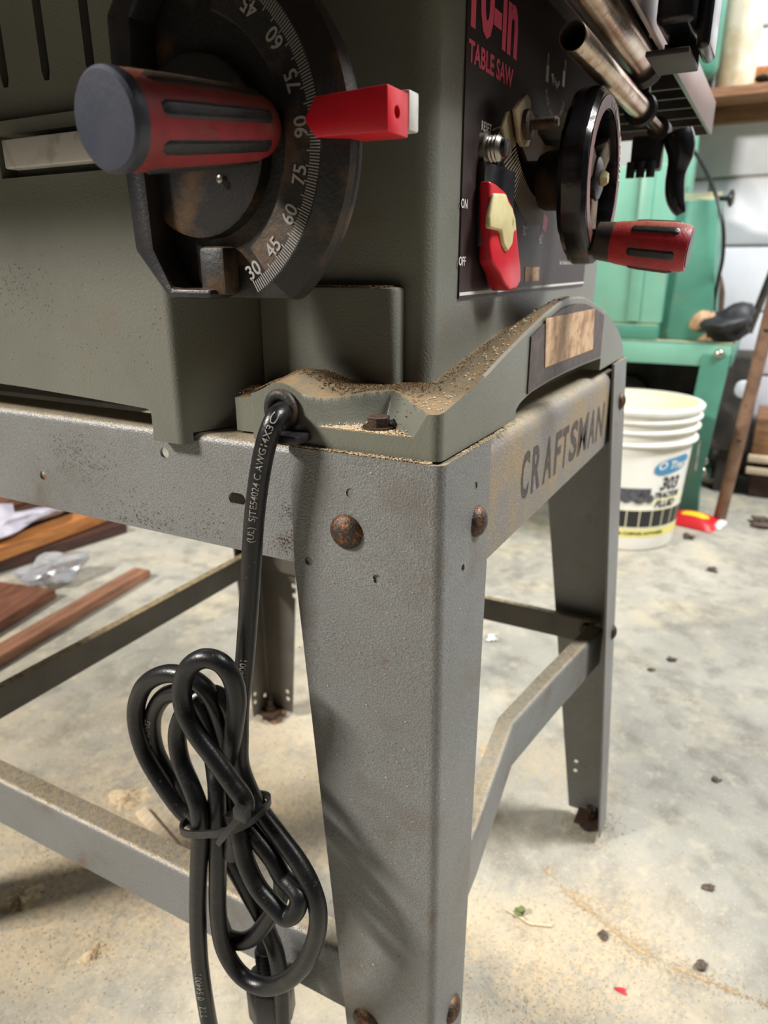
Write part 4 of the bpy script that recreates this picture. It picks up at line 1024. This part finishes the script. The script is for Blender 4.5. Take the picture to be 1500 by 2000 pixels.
for i, (x, y, r, m, lab) in enumerate(((1390, 1115, .010, 'pebble', 'dark metal scrap on the floor past the right leg'), (960, 1250, .008, 'lint', 'tuft of white lint on the floor beside the right brace'), (1312, 1290, .006, 'pebble', 'black crumb on the floor right of the right leg'),
                         (1275, 1310, .004, 'pebble', 'small brown crumb next to the black crumb'), (1178, 1828, .004, 'pebble', 'brown pebble left of the sawdust line'), (1370, 1890, .005, 'pebble', 'dark pebble lying in the sawdust line'), (1385, 1735, .004, 'pebble', 'round brown crumb above the sawdust line'),
                         (1400, 1525, .004, 'pebble', 'brown crumb beside the floor scratch'), (1345, 1052, .012, 'pebble', 'flat dark stone in front of the snack packet'), (1490, 1025, .022, 'pebble', 'dark lump at the right edge behind the pipe foot'))):
    q = fpt(x, y); tag(crumple('floor_crumb', (q.x, q.y, FLOOR), r, r * .8, m, 20 + i), lab, 'debris', 'crumbs on the floor')
mat('red_paint', srgb(190, 40, 50), .5)
q = fpt(1213, 1935); tag(crumple('red_chip', (q.x, q.y, FLOOR), .003, .002, 'red_paint', 41, .6, 1.6), 'small red paint chip in the sawdust', 'debris')

# ================================================================== RIGHT BACKGROUND
# ---- bucket
BC = Vector((1.415, .143, FLOOR)); BH, RB, RT = .322, .120, .143
bk = thing('bucket', BC, 'white plastic bucket with printed tractor fluid label beside the green machine', 'bucket')
brad = lambda z: RB + (RT - RB) * (z / BH)
prof = [(0, RB - .006), (.002, RB - .001), (.006, brad(.006))] + [(z, brad(z)) for z in (.05, .10, .15, .20, .238)]
for zc in (.243, .270, .292):
    prof += [(zc, brad(zc)), (zc + .001, brad(zc) + .009), (zc + .005, brad(zc) + .0095), (zc + .008, brad(zc) + .002)]
prof += [(.310, brad(.31) + .002), (.311, brad(.31) + .009), (.319, brad(.31) + .010), (BH, brad(.31) + .006), (BH, RT - .004)]
MB().lathe(BC, (0, 0, 1), prof, 64, cap=False).build('shell', 'bucket', bk, ang=30)
MB().lathe(BC, (0, 0, 1), [(BH - .0005, RT - .0035), (.15, brad(.15) - .004), (.006, RB - .005), (.006, .001)], 64, cap=False).build('inside', 'bucket_in', bk, ang=30)
def wrap_rect(mb, a0, a1, za_, zb_, off=.0006, n=10):
    V = []; F = []
    for i in range(n + 1):
        a = a0 + (a1 - a0) * i / n
        for z in (za_, zb_): V.append(BC + Vector((math.cos(a) * (brad(z) + off), math.sin(a) * (brad(z) + off), z)))
    for i in range(n): F.append((2 * i, 2 * i + 2, 2 * i + 3, 2 * i + 1))
    mb.add(V, F)
view = math.atan2(CAM_C[1] - BC.y, CAM_C[0] - BC.x)          # label turned towards the room
def wrap_text(mb, body, size, a_c, zc, bold=0, shear=0, sx=1, off=.0012):
    V, F = text_geo(body, size, bold, 0, shear)
    mb.add([BC + Vector((math.cos(a_c + v.x * sx / RB) * (brad(zc + v.y) + off), math.sin(a_c + v.x * sx / RB) * (brad(zc + v.y) + off), zc + v.y)) for v in V], F)
m1 = MB(); wrap_rect(m1, view - 1.6, view + 1.6, .058, .098, .0006, 40); m1.build('black_band', 'ink_black', bk, ang=60, fix=False)
m1 = MB()
for k in range(-5, 7): wrap_rect(m1, view + .22 * k + .1, view + .22 * k + .115, .058, .098, .0010, 2)
wrap_rect(m1, view - 1.6, view + 1.6, .098, .101, .0009, 40); wrap_rect(m1, view - 1.6, view + 1.6, .055, .058, .0009, 40)
m1.build('pale_lines', 'ink_paleyellow', bk, ang=60, fix=False)
m1 = MB(); wrap_rect(m1, view - 1.5, view + 1.5, .034, .052, .0006, 40); m1.build('yellow_band', 'ink_yellow', bk, ang=60, fix=False)
m1 = MB(); wrap_rect(m1, view + .25, view + 1.4, .112, .128, .0006, 20); m1.build('yellow_swoosh', 'ink_paleyellow', bk, ang=60, fix=False)
m1 = MB()
def wl(*a_, m='ink_black'):
    q_ = MB(); wrap_text(q_, *a_); q_.build('lettering', m, bk, ang=None, fix=False)
wl('303', .040, view + .80, .158, .0012, .25, .8); wl('TRACTOR', .018, view + .80, .132, .0008, .25, .8); wl('FLUID', .022, view + .78, .112, .0008, .25, .9)
wl('USE & COMPARE ANYWHERE', .010, view + .35, .043, .0003, 0, .9)
m1 = MB()
for i in range(24):
    u0, u1 = i / 12 - 1, (i + 1) / 12 - 1; hz = .017 * math.sqrt(max(0, 1 - ((u0 + u1) / 2) ** 4)); zc = .200 + .008 * (u0 + u1) / 2
    wrap_rect(m1, view + .82 + .36 * u0, view + .82 + .36 * u1, zc - hz, zc + hz, .0010, 1)
m1.build('logo_patch', 'ink_blue', bk, ang=None, fix=False)
m1 = MB(); wrap_text(m1, 'O Tract', .024, view + .82, .200, .0006, .3, .95, .0018); m1.build('lettering', 'bucket', bk, ang=None, fix=False)
m1 = MB()                                             # printed tractors
for (da, s_) in ((-.02, 1), (.20, 1.1), (-.3, .9)):
    for (dx, dz, r_) in ((-.016, 0, .010), (.010, .002, .014), (.03, -.002, .009)):
        V = [BC + Vector((math.cos(view + da + (dx + r_ * s_ * math.cos(a)) / RB) * (brad(.13) + .0012), math.sin(view + da + (dx + r_ * s_ * math.cos(a)) / RB) * (brad(.13) + .0012), .128 + dz + r_ * s_ * math.sin(a))) for a in [2 * math.pi * i / 16 for i in range(16)]]
        m1.add(V, [list(range(16))])
    wrap_rect(m1, view + da - .16, view + da + .26, .134, .150, .0014, 5)
m1.build('tractor_print', 'ink_grey', bk, ang=None, fix=False)
# bail wire stub
MB().tube([BC + Vector((math.cos(view + 1.5) * .15, math.sin(view + 1.5) * .15, .24 - .01 * k)) for k in range(8)], .002, 8).build('bail', 'steel', bk)

# ---- green machine stand
MX = 1.66
ms = thing('machine_stand', (1.85, .2, FLOOR), 'green steel stand with bolted legs carrying the green machine', 'stand')
def MP(x, y, xx=MX): return P(x, y, 0, xx)
tl, tr = MP(1215, 688), MP(1428, 672)
ztop_, zbt = tr.z, MP(1425, 718).z
yR = MP(1428, 690).y; yLf = .75
topo = MB().box(MX, MX + .36, yR, yLf, ztop_ - .004, ztop_).build('top', 'green_deep', ms, bevel=.001)
MB().box(MX, MX + .004, yR, yLf, zbt, ztop_ - .004).build('front_skirt', 'green', ms, bevel=.001)
MB().box(MX, MX + .36, yR - .004, yR, zbt, ztop_ - .004).build('side_skirt', 'green_deep', ms, bevel=.001)
def gleg(x0, y0, sgn, sx):
    f = Vector((x0 - .055 * sx, y0 - sgn * .035, FLOOR)); 
    V = []
    k0 = Vector((x0, y0, zbt + .03))
    foot_ = Vector((x0 - .03 * sx, y0 + sgn * .03, FLOOR)); knee = k0.lerp(foot_, .82)
    pts_ = [k0, k0.lerp(foot_, .4), knee, foot_ + Vector((.0, sgn * -.012, .002))]
    for p_, w1 in zip(pts_, (.062, .060, .056, .058)):
        for (a, b) in ((0, 0), (w1, 0), (w1, .003), (.003, .003), (.003, w1), (0, w1)):
            V.append(p_ + Vector((b * sx, a * sgn, 0)))
    F = [list(range(6)), list(range(18, 24))]
    for i in range(3):
        for k in range(6): F.append((i * 6 + k, i * 6 + (k + 1) % 6, (i + 1) * 6 + (k + 1) % 6, (i + 1) * 6 + k))
    return mkobj('leg', V, F, 'green_deep', ms, ang=30)
gleg(MX - .005, yR, 1, 1); gleg(MX + .365, yR, 1, -1); gleg(MX - .005, yLf, -1, 1); gleg(MX + .365, yLf, -1, -1)
MB().box(MX + .0, MX + .004, yR + .03, yLf, FLOOR + .150, FLOOR + .205).build('cross_rail', 'green_deep', ms)
MB().box(MX, MX + .35, yR + .032, yR + .036, FLOOR + .17, FLOOR + .27).build('cross_rail', 'green_deep', ms)
for (x, y) in ((1404, 692), (1374, 901), (1371, 922)):
    p = MP(x, y, MX - .012); dome((p.x + .002, p.y, p.z), (-1, 0, 0), .011, .006, 'steel', ms)
# ---- green machine
gm = thing('band_saw', (1.8, .25, ztop_), 'green cast-iron workshop machine on the green stand', 'machine')
c0, c1 = MP(1290, 625, MX + .02), MP(1290, 330, MX + .02)
mb = MB().box(MX + .02, MX + .20, c0.y, .62, MP(1250, 632, MX + .02).z, MP(1250, 322, MX + .02).z).build('cover', 'green', gm, bevel=.006)
yA, yB = MP(1262, 500, MX + .02).y, MP(1238, 500, MX + .02).y
MB().box(MX + .012, MX + .0205, yA, yB, MP(1250, 628, MX + .02).z, MP(1250, 305, MX + .02).z).build('cover_strip', 'green', gm, bevel=.002)
MB().box(MX + .01, MX + .20, MP(1283, 640).y, .60, ztop_ + .0005, MP(1250, 634).z).build('base_block', 'green_deep', gm, bevel=.003)
# motor box, sides sloping inwards to the top
t0, t1, b0_, b1_ = MP(1312, 392, MX + .07), MP(1403, 384, MX + .07), MP(1280, 652, MX + .05), MP(1392, 650, MX + .05)
V = [Vector((MX + .07, t0.y, t0.z)), Vector((MX + .07, t1.y, t0.z)), Vector((MX + .05, b1_.y, ztop_ + .0005)), Vector((MX + .05, b0_.y, ztop_ + .0005))]
V += [v + Vector((.17, 0, 0)) for v in V]
V[4].z = V[5].z = t0.z + .03
mkobj('motor_box', V, [(0, 1, 2, 3), (7, 6, 5, 4), (0, 4, 5, 1), (1, 5, 6, 2), (2, 6, 7, 3), (3, 7, 4, 0)], 'green_deep', gm, bevel=.004)
# tall column behind
k0, k1 = MP(1268, 300, MX + .26), MP(1357, 300, MX + .26)
MB().box(MX + .26, MX + .34, k1.y, k0.y, ztop_ + .0005, MP(1340, 20, MX + .26).z).build('column', 'green', gm, bevel=.01)
k2, k3 = MP(1330, 150, MX + .2), MP(1396, 150, MX + .2)
MB().box(MX + .20, MX + .29, k3.y, k2.y, MP(1380, 150, MX + .2).z, MP(1380, -60, MX + .2).z).build('upper_housing', 'green_deep', gm, bevel=.03, segs=3)
kn = MP(1400, 388, MX + .08)
MB().lathe((kn.x, kn.y, kn.z), (0, -1, 0), [(0, .006), (.022, .006), (.024, .010), (.028, .019), (.034, .020), (.038, .012)], 24).build('knob', 'black_plastic', gm)
mc = tag(MB().tube(spline([MP(x, y, MX + d) for x, y, d in ((1322, 232, .18), (1340, 272, .15), (1372, 322, .10), (1398, 380, .05), (1412, 440, .03), (1412, 500, .04), (1403, 545, .06), (1395, 590, .08), (1392, 640, .09))], 8), .0045, 10).build('machine_cable', 'cord', None, ang=60), 'thin black cable arching over the green machine', 'cable')
# dusty glove / leather bag on the stand's corner
q = MP(1422, 660, MX + .05)
gl = crumple('leather_glove', (MX + .055, q.y, ztop_ + .0008), .060, .082, 'leather', 12, .85, 1.0, 80); tag(gl, 'crumpled black leather glove on the corner of the green stand', 'glove')
q = MP(1383, 645, MX + .05)
cf = crumple('canvas_cuff', (MX + .07, q.y + .012, ztop_ + .0008), .030, .050, 'cuff', 14, 1.2, 1.1, 80); cf.parent = gl; cf.location = WLOC[cf.name] - WLOC[gl.name]; cf.name = 'cuff'
# brown tool hanging by the wall
a, b = MP(1394, 500, 1.95), MP(1404, 630, 1.95)
tl_ = spline([MP(x, y, 1.95) for x, y in ((1392, 500), (1400, 540), (1404, 575), (1402, 605), (1396, 635))], 6)
tag(MB().tube(tl_, [.005 + .010 * math.sin(min(1, i / 14) * 1.9) for i in range(len(tl_))], 12).build('tool_handle', 'tool_brown', None, ang=60), 'worn brown tool handle leaning on the block wall', 'tool')
a, b = MP(1462, 650, 1.98), MP(1520, 500, 1.98)
tag(MB().tube([a, b], .010, 12).build('grey_rod', 'dark_brown', None), 'dark rod leaning against the block wall behind the glove', 'rod')
# leaning pipe with holes
a = fpt(1403, 1022); b = P(1508, 600, 0, 1.52)
pipe = MB().tube([a + (b - a).normalized() * .012, a.lerp(b, .5), a + (b - a) * 1.25], .0145, 20).build('steel_pipe', 'rust_pipe', None, ang=60)
tag(pipe, 'long brown steel pipe leaning in front of the green stand', 'pipe')
for (x, y) in ((1491, 643), (1435, 857)):
    u = (b - a); best = min((a + u * t for t in np.linspace(0, 1.2, 240)), key=lambda p: (pj(p)[0] - x) ** 2 + (pj(p)[1] - y) ** 2)
    nrm_ = (Vector(CAM_C) - best).normalized(); MB().lathe(best + nrm_ * .0135, nrm_, [(0, .0055), (.0014, .0055)], 14).build('hole', 'dark_void', pipe)
# snack packet
q0 = fpt(1350, 1022)
pk_ = thing('snack_packet', (q0.x, q0.y, FLOOR), 'crumpled red and yellow packet on the floor beside the bucket', 'packet')
def pillow(name, c, lx, ly, h, rot, m, parent, z=FLOOR, off=0):
    V = []; F = []; n_ = 10
    for i in range(n_ + 1):
        for jq in range(n_ + 1):
            u, v = i / n_ * 2 - 1, jq / n_ * 2 - 1; hh = h * max(0, (1 - u ** 4)) ** .5 * max(0, (1 - v * v)) ** .5 + .001 + .0025 * math.sin(7 * u + 3 * v) * (1 - abs(u)) + off
            x, y = u * lx, v * ly; V.append((c[0] + x * math.cos(rot) - y * math.sin(rot), c[1] + x * math.sin(rot) + y * math.cos(rot), z + .001 + max(0, hh)))
    for i in range(n_):
        for jq in range(n_): F.append((i * (n_ + 1) + jq, (i + 1) * (n_ + 1) + jq, (i + 1) * (n_ + 1) + jq + 1, i * (n_ + 1) + jq + 1))
    return mkobj(name, V, F, m, parent, ang=60)
pillow('wrapper', (q0.x, q0.y), .042, .062, .026, -.25, 'pkg_red', pk_)
pillow('yellow_print', (q0.x - .006, q0.y - .004), .020, .036, .012, -.25, 'pkg_yellow', pk_, z=FLOOR + .016)
pillow('torn_end', (q0.x + .008, q0.y - .064), .030, .010, .012, -.25, 'pkg_white', pk_)
# dark cabinet and drum added to fill the dark under the green stand
dm = thing('dark_filler', (1.92, .3, FLOOR), 'added dark box and drum standing for the dark clutter under the green stand', 'filler')
MB().box(1.86, 2.05, -.10, .72, FLOOR + .12, ztop_ - .05).build('filler_box', 'dark_brown', dm, bevel=.01)
MB().lathe((1.80, .22, -.27), (1, 0, 0), [(0, .03), (.006, .055), (.06, .055)], 24).build('drum', 'dark_brown', dm)
for yy in (-.06, .68): MB().box(1.88, 2.03, yy, yy + .03, FLOOR, FLOOR + .12).build('foot', 'dark_brown', dm)
wd_ = MP(1452, 760, 1.80)
tag(MB().lathe((1.80, wd_.y, wd_.z), (-1, 0, 0), [(0, .022), (.004, .023), (.010, .020), (.012, .008)], 32).build('white_pulley', 'wall_paint', None), 'white round disc showing behind the pipe', 'disc')
wdl = bpy.data.objects['white_pulley']
# crate with boards at the right edge
cr0 = P(1463, 905, 0, 1.9)
ct = thing('wooden_crate', (1.95, cr0.y - .2, FLOOR), 'brown wooden crate with pale slats at the right edge', 'crate')
MB().box(1.86, 2.08, cr0.y - .5, cr0.y, P(1480, 870, 0, 1.9).z - .02, P(1480, 812, 0, 1.9).z).build('body', 'wood_shelf', ct, bevel=.004)
for (y_a, y_b) in ((888, 902), (912, 925)):
    MB().box(1.845, 1.86, cr0.y - .5, cr0.y + .005, P(1480, y_b, 0, 1.86).z, P(1480, y_a, 0, 1.86).z).build('slat', 'wood_pale', ct, bevel=.002)
for yy in (cr0.y - .06, cr0.y - .45): MB().box(1.87, 2.05, yy, yy + .05, FLOOR, P(1480, 870, 0, 1.9).z - .02).build('foot', 'wood_dark', ct)
# ---- wall shelf, bottle, things on it
sz = P(1440, 166, 0, 1.92).z
sh = thing('wall_shelf', (2.0, -.1, sz - .02), 'rough wooden shelf fixed to the block wall', 'shelf')
MB().box(1.92, WX - .0005, -.9, .26, sz - .022, sz).build('plank', 'wood_shelf', sh, bevel=.002)
MB().box(2.06, WX - .0005, -.9, .24, sz - .060, sz - .022).build('batten', 'wood_shelf', sh, bevel=.002)
bb = P(1434, 163, 0, 2.0)
bo = thing('plastic_bottle', (2.0, bb.y, sz), 'old yellowed plastic bottle on the wooden shelf', 'bottle')
V = []; F = []
pr_ = [(0, .036, .042), (.004, .040, .046), (.12, .040, .047), (.17, .040, .047), (.20, .038, .044), (.225, .032, .038), (.238, .022, .024), (.240, .020, .021), (.256, .020, .021), (.257, .023, .024), (.285, .023, .024), (.287, .020, .020)]
for z, rx, ry in pr_:
    for k in range(32):
        a = 2 * math.pi * k / 32; V.append((2.0 + rx * math.copysign(abs(math.cos(a)) ** .7, math.cos(a)), bb.y + ry * math.copysign(abs(math.sin(a)) ** .7, math.sin(a)), sz + .0005 + z))
for i in range(len(pr_) - 1):
    for k in range(32): F.append((i * 32 + k, i * 32 + (k + 1) % 32, (i + 1) * 32 + (k + 1) % 32, (i + 1) * 32 + k))
F += [list(range(32)), list(range((len(pr_) - 1) * 32, len(pr_) * 32))]
mkobj('body', V[:32 * 9], [f for f in F if max(f) < 32 * 9] , 'old_plastic', bo, ang=40)
mkobj('cap', V[32 * 9:], [[i - 32 * 9 for i in f] for f in F if min(f) >= 32 * 9], 'old_plastic', bo, ang=30)
q = P(1393, 100, 0, 2.0); tag(crumple('plastic_sheet', (2.05, q.y + .02, sz + .0008), .026, .26, 'film', 31, .7, 1), 'clear plastic sheet standing behind the bottle on the shelf', 'plastic')
q = P(1387, 145, 0, 2.0); tag(MB().box(1.94, 1.98, q.y - .012, q.y + .022, sz + .0005, sz + .075).build('dark_tin', 'black_plastic', None, bevel=.003), 'small dark tin on the shelf left of the bottle', 'tin')
q = P(1490, 140, 0, 2.05); tag(MB().box(2.05, 2.07, q.y - .4, q.y + .09, sz + .0005, sz + .062).build('offcut_board', 'wood_orange', None, bevel=.002), 'orange-brown board standing on the shelf right of the bottle', 'board')
q = P(1492, 163, 0, 1.97); tag(crumple('hardware_pile', (1.97, q.y - .01, sz + .0008), .025, .022, 'dark_brown', 33), 'dark bit of hardware on the shelf near the right edge', 'hardware')
